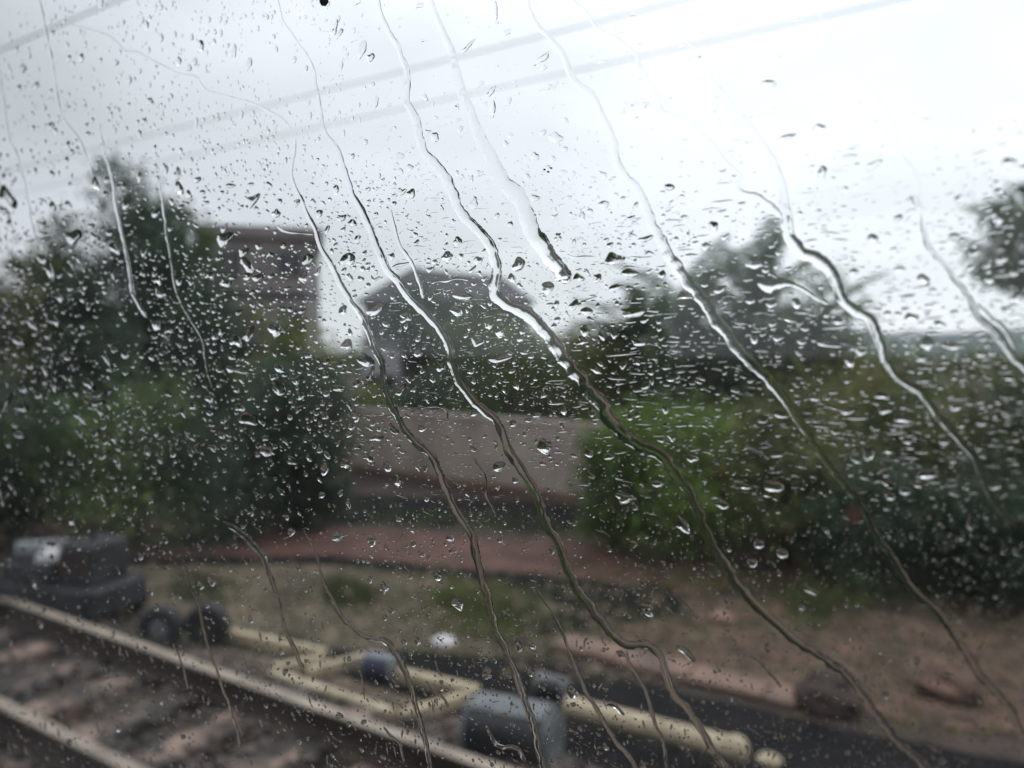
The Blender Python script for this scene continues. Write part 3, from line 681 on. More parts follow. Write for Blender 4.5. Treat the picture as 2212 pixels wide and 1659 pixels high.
wn = empty('carriage_window', ((PX0 + PX1) / 2, 0, PZ0)); tag(wn, 'rain covered train window filling the whole view', 'window')
hx = (PX1 - PX0) / 2; hz = PZ1 - PZ0
MB().box(-hx + .012, hx - .012, -.006, 0, .012, hz - .012).build('pane', M['pane'], wn)
sm = MB(); sm.box(-hx + .001, -hx + .014, -.012, .004, .001, hz - .001); sm.box(hx - .014, hx - .001, -.012, .004, .001, hz - .001)
sm.box(-hx + .014, hx - .014, -.012, .004, .001, .014); sm.box(-hx + .014, hx - .014, -.012, .004, hz - .014, hz - .001); sm.build('rubber_seal', M['seal'], wn)

# ================================================================== WATER ON THE GLASS
WY = 0.00006
def catmull(pts, step=1.6):
    pts = np.array(pts, float); out_ = []
    ext = np.vstack([2 * pts[0] - pts[1], pts, 2 * pts[-1] - pts[-2]])
    for i in range(1, len(ext) - 2):
        p0, p1, p2, p3 = ext[i - 1], ext[i], ext[i + 1], ext[i + 2]; n = max(2, int(np.linalg.norm(p2 - p1) / step))
        for k in range(n):
            t = k / n; out_.append(.5 * ((2 * p1) + (-p0 + p2) * t + (2 * p0 - 5 * p1 + 4 * p2 - p3) * t * t + (-p0 + 3 * p1 - 3 * p2 + p3) * t ** 3))
    out_.append(pts[-1]); return np.array(out_)
RIV = []     # (samples, halfwidth) for keeping drops off
def smooth1(c, sig):
    k = int(sig * 3); g = np.exp(-.5 * (np.arange(-k, k + 1) / sig) ** 2); g /= g.sum()
    if len(c) < 2 * k + 3: return c
    pad = np.concatenate([2 * c[0] - c[k:0:-1], c, 2 * c[-1] - c[-2:-k - 2:-1]])
    return np.stack([np.convolve(pad[:, j], g, 'valid') for j in range(c.shape[1])], -1)
def n1(s, seed): return noise.noise(Vector((s, seed, seed * .37)))
def rivulet(pts, w, label, flat=.26, head=None, jag=.22, wander=1.0):
    """pts on the picture grid, w = list of widths along it; built as a real water bead on the pane"""
    c = catmull(pts, 1.7); sd_ = random.random() * 90
    ss = np.concatenate([[0], np.cumsum(np.linalg.norm(np.diff(c, axis=0), axis=1))]); nn_ = max(12, int(ss[-1] / 2.2))
    c = np.stack([np.interp(np.linspace(0, ss[-1], nn_), ss, c[:, k]) for k in (0, 1)], -1)
    c = smooth1(c, 2.0); n = len(c)
    s = np.concatenate([[0], np.cumsum(np.linalg.norm(np.diff(c, axis=0), axis=1))]); Ls = s[-1]
    w = np.array(w, float); w = w * np.interp(w, [5, 14], [.85, 1.12])
    off = np.array([(n1(v * .03, sd_) * 3.2 + n1(v * .08, sd_ + 5) * 1.3) * wander for v in s]); 
    tg = np.gradient(c, axis=0); tg /= np.linalg.norm(tg, axis=1)[:, None] + 1e-9; nm = np.stack([-tg[:, 1], tg[:, 0]], -1)
    c = c + nm * off[:, None]; nm = smooth1(nm, 4.0); nm /= np.linalg.norm(nm, axis=1)[:, None] + 1e-9
    w = np.interp(s / Ls, np.linspace(0, 1, len(w)), w) if hasattr(w, '__len__') else np.full(n, float(w))
    wl = w * .5 * np.array([1 + jag * (n1(v * .05, sd_ + 11) * 1.6 + n1(v * .17, sd_ + 12) * .5) for v in s])
    wr = w * .5 * np.array([1 + jag * (n1(v * .045, sd_ + 21) * 1.6 + n1(v * .19, sd_ + 22) * .6) for v in s])
    e0 = np.clip(s / (w[0] * .7 + 1), 0, 1) ** .5; e1 = np.clip((Ls - s) / (w[-1] * .5 + 1), 0, 1) ** .5
    ends = np.clip(e0 * e1, .02, 1); wl = np.clip(wl * ends, .15, None); wr = np.clip(wr * ends, .15, None)
    K = 13; us = np.linspace(-1, 1, K)
    us = np.sin(us * math.pi / 2)
    V = np.zeros((n, K, 3))
    hmod = np.array([1 + .35 * n1(v * .05, sd_ + 31) for v in s])
    A = PANE(c[:, 0] - nm[:, 0] * wl, c[:, 1] - nm[:, 1] * wl, WY); B = PANE(c[:, 0] + nm[:, 0] * wr, c[:, 1] + nm[:, 1] * wr, WY)
    As = smooth1(A, 4.5); Bs_ = smooth1(B, 4.5); As[:, 1] = WY; Bs_[:, 1] = WY
    Wm = np.linalg.norm(As - Bs_, axis=1); fl_ = np.interp(s / Ls, np.linspace(0, 1, len(flat)), flat) if hasattr(flat, '__len__') else flat
    Wm = Wm * np.clip(ends * 1.6, 0, 1) * np.interp(c[:, 1], [300, 640, 900], [.42, .85, .72])
    skew = np.array([.25 * n1(v * .04, sd_ + 41) for v in s])
    for k, u in enumerate(us):
        f = (u + 1) / 2; e4 = abs(u) ** 5; V[:, k] = (A * e4 + As * (1 - e4)) * (1 - f) + (B * e4 + Bs_ * (1 - e4)) * f
        V[:, k, 1] = WY + Wm * fl_ * hmod * (1 - u * u) ** .9 * (1 + skew * u)
    top = V.reshape(-1, 3); i, k = np.meshgrid(np.arange(n - 1), np.arange(K - 1), indexing='ij'); a = (i * K + k).ravel()
    q = np.stack([a, a + 1, a + K + 1, a + K], -1)
    base = np.stack([A, B], 1).reshape(-1, 3); nb = len(top); j = nb + 2 * np.arange(n - 1)
    q2 = np.stack([j, j + 2, j + 3, j + 1], -1)
    quads = np.concatenate([q, q2]); 
    verts = np.concatenate([top, base])
    # outward orientation: the bead's curved face looks +y
    p = verts[quads[len(q) // 2]]; nrm = np.cross(p[1] - p[0], p[2] - p[0])
    if nrm[1] < 0: quads[:, :] = quads[:, ::-1]
    o = link('water_rivulet', quadmesh('water_rivulet', verts, quads, True), M['water'])
    tag(o, label, 'water trickle', 'rain trickles running down the glass')
    for kk in range(0, n, 2): RIV.append((c[kk, 0], c[kk, 1], max(wl[kk], wr[kk]), label))
    return o
RV = [
 ([(85,-60),(85,0),(97,60),(112,130),(122,200),(132,245),(150,275),(170,300),(190,350),(200,385)], [5,6,5,4], 'thin trickle from the top edge, nearest the top left corner', .2),
 ([(0,150),(5,200),(20,290),(45,360),(60,430),(70,490),(85,540)], [4,4], 'faint thin trickle along the left edge', .2),
 ([(215,265),(222,320),(240,380),(248,430),(262,500),(275,560),(285,620),(300,660),(318,686)], [5,7,8,9], 'trickle down the tallest tree ending in a bright drop', .24),
 ([(345,395),(355,470),(370,570),(385,640),(410,690),(435,730),(445,790),(458,840)], [5,5,4], 'hair thin trickle right of the tallest tree', .2),
 ([(150,50),(233,77),(270,110),(300,112),(333,133),(383,157),(423,163),(450,197),(533,217),(593,247),(632,280)], [3,5,5,4,6,7], 'slanting faint trickle crossing the upper left sky', .16),
 ([(640,296),(632,340),(627,380),(640,410),(655,440),(668,475),(682,495),(690,530),(705,555),(722,585),(740,620),(765,660),(785,690),(800,730),(822,780),(828,830),(840,865),(862,905),(880,935),(905,960),(935,985),(950,1020),(970,1070),(985,1100),(1005,1130),(1020,1160),(1028,1200),(1040,1250),(1055,1290),(1065,1340),(1075,1370),(1090,1400),(1105,1440),(1120,1470),(1135,1520),(1150,1560),(1160,1600),(1175,1659),(1190,1720)], [7,9,12,13,14,15,15,14,14,13,14], 'long trickle passing the right side of the brown block to the drum', .20),
 ([(590,-40),(600,0),(612,50),(640,85),(672,140),(683,190),(693,240),(705,290),(730,320),(745,370),(760,420),(785,460),(805,510),(820,545),(835,580),(860,610),(880,640),(910,665),(930,690),(950,710),(970,745),(978,790),(990,820),(1010,850),(1040,880),(1065,900),(1080,925),(1095,960),(1110,990),(1130,1020),(1150,1050),(1165,1090),(1180,1130),(1205,1170),(1215,1200),(1230,1240),(1250,1280),(1275,1310),(1300,1345),(1330,1375),(1355,1392),(1385,1390),(1410,1400),(1430,1425),(1440,1460),(1455,1500),(1480,1530),(1510,1570),(1540,1620),(1565,1659),(1590,1710)], [5,6,9,14,17,18,17,16,17,16,15,14], 'trickle crossing the grey house and the wall, forking low down', .20),
 ([(1350,1406),(1362,1440),(1385,1470),(1400,1510),(1415,1560),(1430,1600),(1440,1659),(1446,1700)], [8,9,9,8], 'left prong of the low fork', .25),
 ([(810,-40),(815,0),(828,45),(850,85),(870,130),(880,150),(878,190),(880,225),(900,260),(905,300),(925,340),(955,370),(980,420),(990,450),(1015,480),(1040,505),(1060,530),(1070,560),(1072,600),(1068,625),(1078,645),(1110,665),(1140,680),(1165,705),(1195,740),(1215,770),(1240,800),(1270,840),(1290,860),(1305,885),(1325,915),(1355,945),(1385,965),(1430,985),(1455,1020),(1485,1060),(1505,1100),(1525,1150),(1545,1190),(1570,1225),(1600,1270),(1625,1300),(1660,1330),(1700,1370),(1760,1410),(1820,1450),(1870,1510),(1920,1580),(1960,1620),(2000,1659),(2030,1700)], [10,12,16,19,20,26,27,25,20,18,17,17,17,16], 'broad trickle with a sharp kink right of the grey house', .22),
 ([(925,-40),(930,0),(945,40),(960,80),(980,120),(990,180),(1015,235),(1035,290),(1060,340),(1085,390),(1115,420),(1135,460),(1150,500),(1172,535),(1195,565),(1216,590),(1228,612)], [10,13,16,19,24,31,33,31,34], 'widest trickle in the sky, ending in a large dark bead', [.14,.14,.14,.14,.14,.12,.12,.2,.75]),
 ([(1135,-40),(1140,0),(1145,30),(1165,60),(1205,100),(1230,150),(1245,180),(1275,200),(1300,250),(1320,290),(1330,340),(1350,380),(1380,410),(1400,460),(1415,500),(1440,540),(1465,580),(1490,615),(1515,645),(1545,690),(1570,715),(1590,750),(1630,790),(1660,820),(1700,870),(1720,900),(1745,940),(1780,990),(1800,1015),(1820,1040),(1850,1080),(1880,1130),(1900,1170),(1930,1210),(1960,1260),(2000,1300),(2040,1340),(2080,1400),(2120,1460),(2180,1530),(2212,1600)], [8,12,14,17,22,24,20,14,13,15,16,15,15], 'long trickle running through the palms to the lower right corner', .2),
 ([(1215,-30),(1235,0),(1270,30),(1290,60),(1330,80),(1370,115),(1385,150),(1420,210),(1430,240),(1480,255),(1515,290),(1545,320),(1565,350),(1600,380),(1590,410),(1635,425),(1670,450),(1688,468)], [6,7,9,10,12,12,13], 'winding pale trickle in the sky above the palms', .16),
 ([(1470,40),(1480,80),(1510,120),(1560,200),(1620,270),(1660,330),(1690,400),(1693,440),(1702,480),(1712,520),(1730,545),(1770,565),(1800,590),(1815,640),(1845,670),(1880,690),(1900,740),(1920,790),(1945,820),(1990,850),(2020,890),(2060,940),(2100,980),(2120,1030),(2150,1090),(2200,1140)], [6,7,9,14,22,26,22,19,15,12,11,10], 'bold trickle right of the palms with a black upper edge', .27),
 ([(1740,-40),(1760,0),(1800,100),(1850,150),(1900,210),(1930,270),(1950,340),(1980,380),(1990,440),(2000,520),(2030,560),(2060,600),(2090,640),(2110,680),(2150,720),(2190,770),(2230,810)], [5,6,9,10,10,11,16,18], 'rightmost long trickle, over the distant hill', .18),
 ([(480,1125),(520,1150),(550,1180),(570,1210),(590,1260),(605,1320),(620,1370),(640,1410),(655,1450)], [9,14,12,9,9,10,9], 'short trickle over the reddish ground left of centre', .22),
 ([(655,1140),(680,1190),(695,1240),(715,1290),(740,1330),(780,1370),(830,1385),(850,1410),(870,1440),(885,1480),(900,1530),(915,1590),(930,1659),(940,1700)], [5,7,9,10,13,11,11,12], 'trickle passing over the blue drum', .25),
 ([(400,1220),(410,1270),(430,1310),(440,1360),(455,1410),(475,1470),(490,1510),(510,1570),(520,1620)], [5,7,6,7,7], 'thin trickle beside the tyres and over the rail', .2),
 ([(375,1390),(385,1410),(395,1440),(405,1490)], [5,6], 'short hair thin trickle left of the tyre', .2),
 ([(845,450),(855,500),(870,540),(890,570),(905,610),(913,645)], [6,8,9], 'short trickle joining the forked one at the grey roof', .24),
 ([(846,577),(860,572),(884,566)], [6,7,6], 'tiny bridge of water at the top of the grey roof', .3),
 ([(1636,612),(1650,614),(1668,616),(1700,612),(1725,622),(1745,632),(1765,645),(1790,655)], [20,24,18,10,9,8,8], 'fat headed hooked trickle above the dense tree', .33),
 ([(1022,990),(1030,1003),(1050,1030),(1050,1070),(1062,1095),(1070,1110)], [4,5,6,4], 'small crooked trickle on the beige wall', .25),
 ([(1160,1273),(1184,1313),(1214,1363),(1230,1406),(1254,1466),(1274,1506),(1304,1556),(1334,1606),(1364,1640),(1380,1690)], [4,7,8,10,10,10], 'thin trickle between the large drum and the low fork', .25),
 ([(920,1469),(935,1490),(950,1503),(962,1512),(970,1530)], [5,7,6], 'small crooked trickle left of the large drum', .3),
 ([(1050,1566),(1062,1590),(1077,1613),(1114,1616),(1126,1628),(1137,1646)], [6,9,11,9], 'bent trickle below the large drum', .3),
 ([(827,1570),(845,1588),(864,1606),(868,1630),(870,1652)], [5,7,6], 'small trickle at the bottom edge left of the drum', .25),
 ([(1618,1413),(1640,1428),(1658,1446),(1675,1465),(1688,1486)], [5,8,6], 'short slanting trickle over the pinkish kerb', .3),
 ([(2110,655),(2135,680),(2160,702),(2185,735),(2196,760)], [6,10,9], 'second strand beside the rightmost long trickle', .2),
 ([(930,612),(945,604),(965,607),(985,602),(1012,605)], [7,4,4,5,4], 'thin level strand running right across the grey house front', .3),
 ([(1346,556),(1362,552),(1380,555),(1410,551)], [7,4,3], 'thin level strand right of a wide drop, left of the palms', .3),
 ([(598,486),(606,496),(620,501),(645,503),(678,505)], [6,6,3,2], 'thin level strand above the brown block roof', .3),
 ([(1222,548),(1240,556),(1262,553),(1290,556)], [4,6,4], 'thin level strand just right of the large dark bead', .3),
 ([(900,885),(930,879),(962,882),(968,905)], [3,4,4,5], 'thin bent strand over the trees just above the wall', .3),
 ([(1516,455),(1530,451),(1562,450)], [4,4,2], 'thin level strand high above the palms', .28),
 ([(1285,1145),(1300,1148),(1318,1160)], [3,5,3], 'short thread over the dark bank right of the wall', .3),
 ([(1460,1290),(1480,1302),(1497,1322)], [3,5,4], 'short thread over the brown earth near the low fork', .3),
 ([(775,1440),(782,1475),(787,1512)], [5,5,3], 'short upright thread over the cream frame, below the blue drum', .3),
 ([(940,1425),(944,1445),(957,1462)], [6,6,3], 'short upright thread just below the white bag', .3)]
for pts, w, lab, fl in RV: rivulet(pts, w, lab, fl)
RVA = np.array([(a, b, c_) for a, b, c_, _ in RIV]); RVL = [r[3] for r in RIV]

# ---- drops: outline in pane space, dome profile
def drop_verts(cx, cz, a, b, phi, seg, rings, flat, irr, seed, peak=(0, 0), tail=0.0, bend=0.0):
    th = np.arange(seg) * 2 * math.pi / seg
    r = np.ones(seg)
    rs = np.random.default_rng(seed)
    for k in range(2, 6): r += irr * rs.normal() / k ** .8 * np.cos(k * th + rs.uniform(0, 6.28))
    r = np.clip(r, .45, 1.8)
    x = a * r * np.cos(th); z = b * r * np.sin(th)
    x = x + tail * a * np.clip(np.cos(th), 0, 1) ** 2
    z = z + bend * b * ((x / a) ** 2 - .5) + (bend * .6 * b * np.sin(2.4 * x / a))
    c, s = math.cos(phi), math.sin(phi); X = x * c - z * s; Z = x * s + z * c
    rho = np.sin(np.linspace(1, 0, rings + 1)[:-1] * math.pi / 2)
    H = min(a, b) * flat; V = []
    px_, pz_ = peak[0] * b, peak[1] * b
    for q in rho:
        V.append(np.stack([cx + X * q + px_ * (1 - q), np.full(seg, WY) + H * (1 - q * q) ** .85, cz + Z * q + pz_ * (1 - q)], -1))
    V = np.concatenate(V + [np.array([[cx + px_, WY + H, cz + pz_]])])
    base = np.stack([cx + X, np.full(seg, WY), cz + Z], -1)
    return np.concatenate([V, base])
_topo = {}
def topo(seg, rings):
    if (seg, rings) in _topo: return _topo[seg, rings]
    F = []
    for j in range(rings - 1):
        for i in range(seg): F.append((j * seg + i, (j + 1) * seg + i, (j + 1) * seg + (i + 1) % seg, j * seg + (i + 1) % seg))
    T = [((rings - 1) * seg + i, rings * seg, (rings - 1) * seg + (i + 1) % seg) for i in range(seg)]
    Bs = tuple(rings * seg + 1 + i for i in range(seg))
    _topo[seg, rings] = (F, T, Bs); return _topo[seg, rings]
def drop_object(V, seg, rings):
    F, T, Bs = topo(seg, rings)
    me = bpy.data.meshes.new('raindrop'); me.from_pydata([tuple(v) for v in V], [], [f[::-1] for f in F] + [t[::-1] for t in T] + [Bs[::-1]])
    # orientation test
    n = sum((me.polygons[len(F) + k_].normal * me.polygons[len(F) + k_].area for k_ in range(len(T))), Vector())
    if n.y < 0: me.flip_normals()
    me.polygons.foreach_set('use_smooth', [True] * (len(F) + len(T)) + [False])
    me.update(); return link('raindrop', me, M['water'])
DR = []   # px,py, a(px), b(px), phi, flat, irr, tail, source
BIGS = [(1120,571,14,15,.2),(1182,621,14,14,.1),(1366,674,27,11,-.1),(1326,560,20,13,.15),(1776,371,10,13,0),(337,701,9,11,0),(309,681,7,6,0),(1176,964,16,17,.0),(1077,1007,13,11,.0),
 (1081,774,26,7,.08),(497,797,9,8,-.2),(524,803,22,4,-.1),(749,745,12,13,.2),(656,598,10,13,.4),(745,1000,10,12,.2),(1876,976,13,18,0),(2003,1024,22,12,.5),(1670,1050,22,13,-.1),(1482,1411,24,9,-.35),(988,1306,13,12,0),
 (1236,1494,12,16,.3),(1052,1453,12,15,-.3),(2002,742,15,14,-.2),(2056,748,22,8,-.15),(1541,489,11,11,0),(1446,404,12,7,-.3),(1071,22,4,18,.1),(1064,236,6,18,-.15),(1060,198,13,6,.4),(1010,100,16,5,.35),(1171,127,17,7,.45),
 (800,124,9,9,0),(722,60,12,8,.6),(733,72,9,6,.7),(432,100,7,13,-.2),(175,124,5,10,-.1),(204,398,7,14,0),(386,408,10,14,.1),(426,387,9,6,-.3),(1986,442,7,15,-.4),(1968,437,14,5,-.5),(1430,593,9,8,0),(1590,770,10,7,0),
 (1000,640,20,9,-.1),(812,667,24,9,.1),(890,640,9,7,0),(1056,700,9,12,0),(985,672,15,10,-.3),(920,690,8,12,0),(1130,655,9,7,0),(970,885,10,12,0),(1218,885,8,10,0),(1395,833,12,7,.3),(1360,590,18,8,0),(1555,625,14,8,.1),
 (700,1012,9,14,.3),(836,1008,8,12,.3),(858,1036,8,14,.3),(1350,1075,22,10,0),(1835,780,10,12,.2),(1720,655,9,13,.5),(1810,693,13,8,0),(1700,690,18,5,-.3),(1790,745,30,5,-.12),(1860,760,16,5,-.1),(1830,888,16,7,-.1),(1912,884,17,8,-.1),
 (1950,905,20,8,-.1),(1905,855,18,7,0),(2065,880,14,6,0),(2040,955,12,6,0),(2120,915,12,5,0),(2150,1050,14,6,0),(1955,1060,13,9,0),(1760,860,12,7,0),(1960,640,17,5,0),(2030,700,16,5,.1),(1990,620,20,4,0),(1480,640,16,8,.1),
 (1885,515,12,10,0),(1940,470,10,7,0),(1660,180,18,7,-.1),(1700,295,22,4,.1),(1770,275,16,5,.1),(1495,990,12,8,0),(1420,1045,14,7,0),(1560,1090,15,9,0),(1640,1175,12,10,0),(1690,1195,14,10,0),(1625,1215,12,9,0),(1750,1275,22,6,-.4),
 (1120,1395,8,14,.2),(1145,1450,7,12,0),(1395,1310,14,9,0),(1400,1325,10,7,0),(2165,560,14,9,.5),(2195,640,16,12,.3),(2190,590,10,8,.4),(2180,350,20,8,-.1),(2060,510,12,8,.1),(2215,360,18,7,0),(728,1158,14,11,0),(803,1170,10,9,0),
 (972,1162,9,8,0),(945,1245,8,10,0),(1120,1040,16,5,-.1),(1330,1530,20,7,-.1),(1670,1340,16,7,-.3),(1395,515,16,6,.1),(1700,420,14,10,.4),(1330,620,16,6,.1),(1290,600,9,10,0),(1250,600,12,7,0),(1150,1395,7,8,0),(1390,1500,9,6,0)]
bi = 0
for (x, y, a, b, ph) in BIGS: DR.append((x, y, a * 1.0, b * 1.0, ph, random.uniform(.5, .8), .16, 0.0, True))
def density_sample(n):
    """random drops following the zones seen in the photograph"""
    x = rng.uniform(-700, 2700, n); y = rng.uniform(-500, 2150, n); keep = []
    for i in range(n):
        X, Y = x[i], y[i]
        lf = 1 / (1 + math.exp((X - 720) / 60)); rt = 1 / (1 + math.exp(-(X - 1400) / 80)); mid = (1 - lf) * (1 - rt)
        up = 1 / (1 + math.exp(-(Y - 420) / 70)); lo = 1 / (1 + math.exp(-(Y - 1080) / 60)); low2 = 1 / (1 + math.exp(-(Y - 1350) / 60))
        d = lf * (.24 + .36 * up) * (1 - lo) * (1 - .45 * max(0, min(1, (Y - 850) / 200))) + mid * (.09 + .91 * up) * (1 - lo) * (1.25 if Y < 900 else .75) + rt * (.04 + .38 * up) * (1 - lo) + lo * (.50 + .1 * low2) * (1 - .35 * lf)
        cl = .55 + 1.1 * noise.noise(Vector((X * .006, Y * .009, 2))) + .5 * noise.noise(Vector((X * .03, Y * .04, 6)))
        if random.random() < d * max(.12, min(1.25, cl + .35)) * .8: keep.append((X, Y, lf, mid, rt, up, lo))
    return keep
cand = density_sample(165000)
for (X, Y, lf, mid, rt, up, lo) in cand:
    r = random.random(); ln = random.lognormvariate(0, .45)
    if lo > .5:
        a = 1.5 * ln; b = a * random.uniform(.7, 1.5); ph = random.uniform(-.4, .4)
        if r < .22: a *= 1.9; b *= 1.9
        if r > .93: a, b = 4.5 * ln, 1.3
        if Y > 1350 and r < .05: a, b = 2.2, 9 * random.uniform(.6, 1.4)
        irr = .22
    elif random.random() < lf:
        a = (2.9 if r > .12 else 4.8) * ln; b = a * random.uniform(.6, 1.15); ph = random.uniform(-.5, .2); irr = .19
        if up < .4: a = 2.0 * ln; b = a * random.uniform(1.1, 2.4); ph = random.uniform(-.35, .1)
        a *= 1.25 if r < .2 else 1.0
    elif random.random() < rt / (rt + mid + 1e-6):
        a = 4.6 * ln; b = a * random.uniform(.35, .7); ph = random.uniform(-.1, .1); irr = .18
        if r < .25: a, b = 9.5 * ln, 2.1 * random.uniform(.8, 1.5)
        if r > .7: a, b = 1.8 * ln, 1.4 * ln
    else:
        irr = .26
        if r < .66: a = 1.25 * ln; b = a * random.uniform(.6, 1.1)
        elif r < .82: a = 5.5 * ln; b = random.uniform(.7, 1.3)
        elif r < .93: a = 3.9 * ln; b = a * random.uniform(.5, 1.3)
        else: a = 5.0 * ln; b = a * random.uniform(.5, 1.1)
        ph = random.uniform(-.12, .12) if a > 2 * b else random.uniform(-.6, .6)
    sky_ = (1 - up); DR.append((X, Y, a, max(b, .7), ph, random.uniform(.26, .56) * (1 - .45 * sky_), irr, random.choice((0, 0, .35)), False))
# reject overlaps
grid = {}
def gk(x, y): return (int(x // 24), int(y // 24))
for a, b, c_ in RVA: grid.setdefault(gk(a, b), []).append((a, b, c_ + 1.0, 1))
DR = sorted(DR[:len(BIGS)], key=lambda d: -d[2] * d[3]) + sorted(DR[len(BIGS):], key=lambda d: -d[2] * d[3])
kept = []
for d in DR:
    x, y, a, b = d[:4]; rr = max(a, b) * (.8 if d[8] else 1.0) ; ok = True; g = gk(x, y); R_ = 2 if rr < 24 else 3
    for i in range(-R_, R_ + 1):
        for j in range(-R_, R_ + 1):
            for q in grid.get((g[0] + i, g[1] + j), ()):
                dx, dy = x - q[0], y - q[1]
                # elliptical test for smears
                ex = a + q[2]; ey = b * (1.15 if not d[8] else .9) + (q[2] if q[3] == 1 else q[4])
                if d[8] and q[3] == 1: ex, ey = a * .7 + q[2], b * .7 + q[2]
                if (dx / ex) ** 2 + (dy / ey) ** 2 < 1: ok = False; break
            if not ok: break
        if not ok: break
    if ok:
        kept.append(d); grid.setdefault(g, []).append((x, y, a, 0, b))
inview = [i for i, d in enumerate(kept) if -5 < d[0] < 2217 and -5 < d[1] < 1664]
inview.sort(key=lambda i: -(kept[i][2] * kept[i][3]) - (1e4 if kept[i][8] else 0)); own = set(inview[:300])
def backdrop(x, y):
    if y < 250: return 'high in the sky'
    if x < 230: return 'over the open sky' if y < 520 else 'over the left trees' if y < 1100 else 'over the dark cart'
    if x < 450: return 'over the sky' if y < 400 else 'over the tallest tree' if y < 800 else 'over the near bushes' if y < 1130 else 'over the pale ground'
    if x < 700: return 'over the sky' if y < 490 else 'over the brown block' if y < 660 else 'over the near trees' if y < 1080 else 'over the cream frame' if y > 1340 else 'over the red earth'
    if x < 1250: return 'over the sky' if y < 570 else 'over the grey house' if y < 700 else 'over the trees behind the wall' if y < 905 else 'over the beige wall' if y < 1070 else 'over the open ground' if y < 1400 else 'over the drums'
    if x < 1900: return 'over the sky' if y < 480 else 'over the palms' if y < 800 else 'over the green bush' if y < 1150 else 'over the brown earth' if y < 1450 else 'over the black ballast'
    return 'over the right sky' if y < 700 else 'over the right bushes' if y < 1200 else 'over the lower right earth'
short = {}
for r in RV: short[r[2]] = r[2]
SN = ['top left trickle', 'left edge trickle', 'tallest tree trickle', 'hair thin trickle', 'slanting sky trickle', 'brown block trickle', 'forking trickle', 'fork\'s left prong', 'kinked broad trickle', 'widest sky trickle', 'palm trickle', 'winding sky trickle', 'bold black edged trickle', 'rightmost long trickle', 'red ground trickle', 'blue drum trickle', 'tyre trickle', 'short thread trickle', 'roof joining trickle', 'roof bridge', 'hooked trickle', 'crooked wall trickle', 'trickle right of the drum', 'trickle left of the drum', 'bent drum trickle', 'bottom edge trickle', 'kerb trickle', 'second right strand', 'house front strand', 'wide drop strand', 'brown roof strand', 'bead strand', 'bent wall strand', 'high sky strand', 'dark bank thread', 'fork thread', 'frame thread', 'white bag thread']
for r, s_ in zip(RV, SN): short[r[2]] = s_
def droplabel(x, y, a, b, big):
    sz = 'large' if a * b > 130 else 'medium' if a * b > 50 else 'small'
    sh = 'smeared flat' if a > 2.2 * b else 'oval' if a > 1.3 * b else 'tall narrow' if b > 1.5 * a else 'round'
    dd = np.hypot(RVA[:, 0] - x, RVA[:, 1] - y); k = int(dd.argmin()); side = 'right of' if x > RVA[k, 0] else 'left of'
    near = 'just ' if dd[k] < 35 else 'far ' if dd[k] > 110 else ''
    return f'{sz} {sh} raindrop {near}{side} the {short[RVL[k]]}', backdrop(x, y)
from collections import Counter
LB = {i: droplabel(*kept[i][:4], True) for i in own}
full = Counter(', '.join(v) for v in LB.values()); stem = {}
for i, v in LB.items(): stem.setdefault(v[0], []).append(i)
NUM = ['zero', 'one', 'two', 'three', 'four', 'five', 'six', 'seven', 'eight', 'nine', 'ten', 'eleven', 'twelve', 'thirteen', 'fourteen', 'fifteen', 'sixteen', 'seventeen', 'eighteen', 'nineteen', 'twenty']
ORD = ['highest', 'second highest', 'third highest', 'fourth highest', 'fifth highest', 'sixth highest', 'seventh highest', 'eighth highest', 'ninth highest', 'tenth highest', 'eleventh highest', 'twelfth highest', 'thirteenth highest', 'fourteenth highest', 'fifteenth highest', 'sixteenth highest', 'seventeenth highest', 'eighteenth highest', 'nineteenth highest', 'twentieth highest']
LAB = {}
for k, ids in stem.items():
    ids.sort(key=lambda i: kept[i][1])
    for r_, i in enumerate(ids):
        fl_ = ', '.join(LB[i]); n_ = len(ids)
        LAB[i] = fl_ if full[fl_] == 1 or n_ > 20 else f'{k}, ' + ('lowest' if r_ == n_ - 1 else ORD[r_]) + f' of {NUM[n_]}'
def geo(d):
    x, y, a, b = d[:4]; c = PANE(np.array([x]), np.array([y]))[0]; dep = float(((c - CP) @ CR)[2] * -1); s = dep / FPX
    inc = PANE(np.array([x + 1]), np.array([y]))[0][0] - c[0]      # metres across per grid unit
    return c[0], c[2], a * inc, b * s
SEG, RNG = 11, 4
allV = []; cnt = 0
import zlib
for i, d in enumerate(kept):
    cx, cz, a, b = geo(d)
    if not (PX0 + .03 < cx - a and cx + a < PX1 - .03 and PZ0 + .03 < cz - b and cz + b < PZ1 - .03): continue
    pk = (random.uniform(-.15, .15), -.18 - random.random() * .15)
    if i in own:
        big = d[2] * d[3] > 60
        seg, rg = (44, 10) if big else (26, 7)
        V = drop_verts(cx, cz, a, b, d[4], seg, rg, d[5], d[6] * (1.0 if big else .9), i, pk, d[7], random.gauss(0, .5) if a > 1.8 * b else random.gauss(0, .15))
        o = drop_object(V, seg, rg); c = Vector((cx, 0, cz)); o.data.transform(Matrix.Translation(-c)); o.location = c
        tag(o, LAB[i], 'raindrop', 'raindrops on the window glass')
    else:
        allV.append(drop_verts(cx, cz, a, b, d[4], SEG, RNG, d[5], d[6], i, pk, d[7], random.gauss(0, .6) if a > 1.8 * b else random.gauss(0, .2))); cnt += 1
F, T, Bs = topo(SEG, RNG); nv = SEG * RNG + 1 + SEG
F = np.array(F)[:, ::-1]; T = np.array(T)[:, ::-1]; Bs = np.array(Bs)[::-1]
A0 = np.concatenate(allV); off = np.arange(cnt) * nv
q = (F[None] + off[:, None, None]).reshape(-1, 4); t3 = (T[None] + off[:, None, None]).reshape(-1, 3); bs = (Bs[None] + off[:, None]).reshape(-1, SEG)
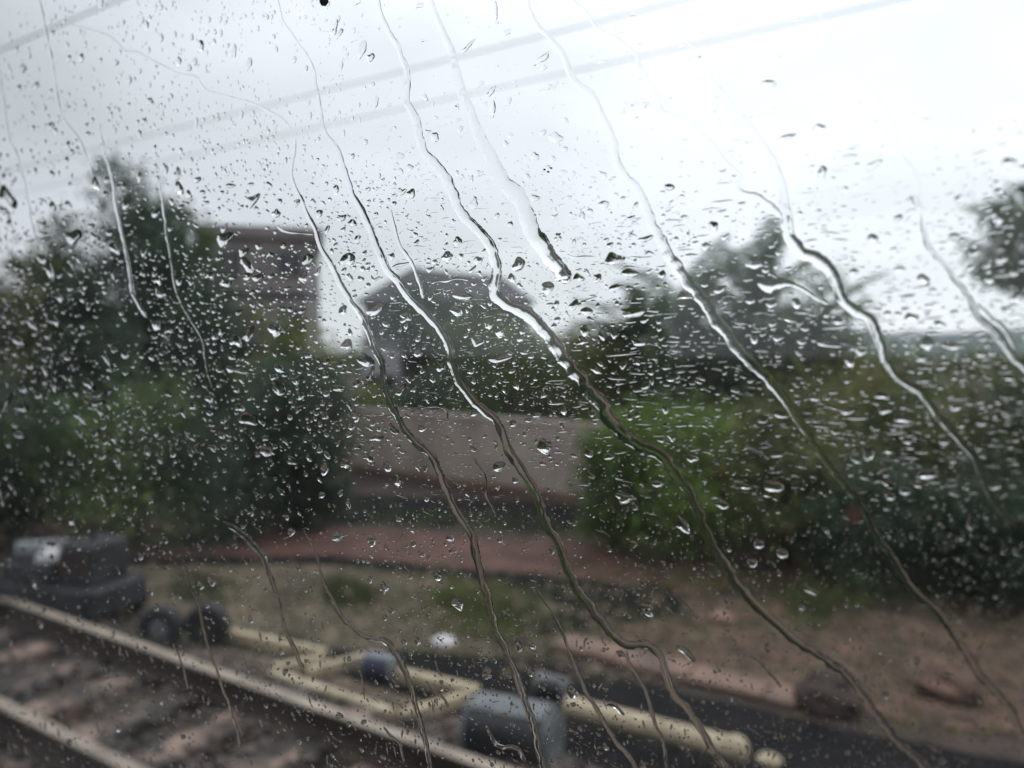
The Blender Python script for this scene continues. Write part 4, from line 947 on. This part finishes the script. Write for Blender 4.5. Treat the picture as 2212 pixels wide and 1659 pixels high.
nrm = np.cross(A0[t3[:SEG, 1]] - A0[t3[:SEG, 0]], A0[t3[:SEG, 2]] - A0[t3[:SEG, 0]]).sum(0)
if nrm[1] < 0: q = q[:, ::-1]; t3 = t3[:, ::-1]; bs = bs[:, ::-1]
nbv = A0[bs[0]]; nb_ = np.cross(nbv - nbv.mean(0), np.roll(nbv, -1, 0) - nbv.mean(0)).sum(0)
if nb_[1] > 0: bs = bs[:, ::-1]
loops = np.concatenate([q.ravel(), t3.ravel(), bs.ravel()]); tot = np.concatenate([np.full(len(q), 4), np.full(len(t3), 3), np.full(len(bs), SEG)])
st = np.concatenate([[0], np.cumsum(tot)[:-1]])
me = npmesh('fine_droplets', A0, loops, st, tot, True)
sm_ = np.ones(len(tot), bool); sm_[-len(bs):] = False; me.polygons.foreach_set('use_smooth', sm_)
tag(link('fine_droplets', me, M['water']), 'thousands of fine raindrops speckling the train window', 'raindrops', kind='stuff')
print('DROPS', len(kept), cnt)

# ---- dried marks and scratches on the pane
def mark(name, pts, label, cat, m, th=.00025):
    p = PANE(np.array([a for a, _ in pts], float), np.array([b for _, b in pts], float), WY); n = len(p); mb = MB()
    mb.add([tuple(v) for v in p] + [(v[0], v[1] + th, v[2]) for v in p], [tuple(range(n)), tuple(range(2 * n - 1, n - 1, -1))] + [(i, i + n, (i + 1) % n + n, (i + 1) % n) for i in range(n)])
    return tag(mb.build(name, m), label, cat)
mark('dirt_speck', [(690, -3), (708, -3), (709, 5), (702, 13), (694, 12), (690, 5)], 'brown speck of dirt at the top edge left of centre', 'dirt', M['dirt'])
mark('scratch', [(1893, 989), (1985, 1003), (1960, 1003), (1893, 991)], 'straight white scratch left of the lower right trees', 'scratch', M['scratch'])
mark('scratch', [(1735, 904), (1810, 908), (1780, 910)], 'short white scratch over the palm trickle', 'scratch', M['scratch'])
mark('scratch', [(1608, 964), (1640, 975), (1655, 987), (1630, 978)], 'white slanting scratch on the green bush', 'scratch', M['scratch'])
mark('scratch', [(1775, 739), (1845, 747), (1862, 753), (1790, 746)], 'bright white scratch over the yellowish shrub', 'scratch', M['scratch'])
mark('scratch', [(1390, 840), (1440, 853), (1420, 852)], 'faint white scratch left of the palms', 'scratch', M['scratch'])
for k, (x, y) in enumerate([(1176, 366), (1184, 371), (1190, 363)]):
    mark('dirt_speck', [(x + 3 * math.cos(a) * (1 + .3 * math.sin(3 * a + k)), y + 2.2 * math.sin(a)) for a in np.linspace(0, 6.28, 9)[:-1]],
         ['brown fleck right of the widest trickle, lower left of three', 'brown fleck right of the widest trickle, lowest of three', 'brown fleck right of the widest trickle, topmost of three'][k], 'dirt', M['dirt'], .0001)
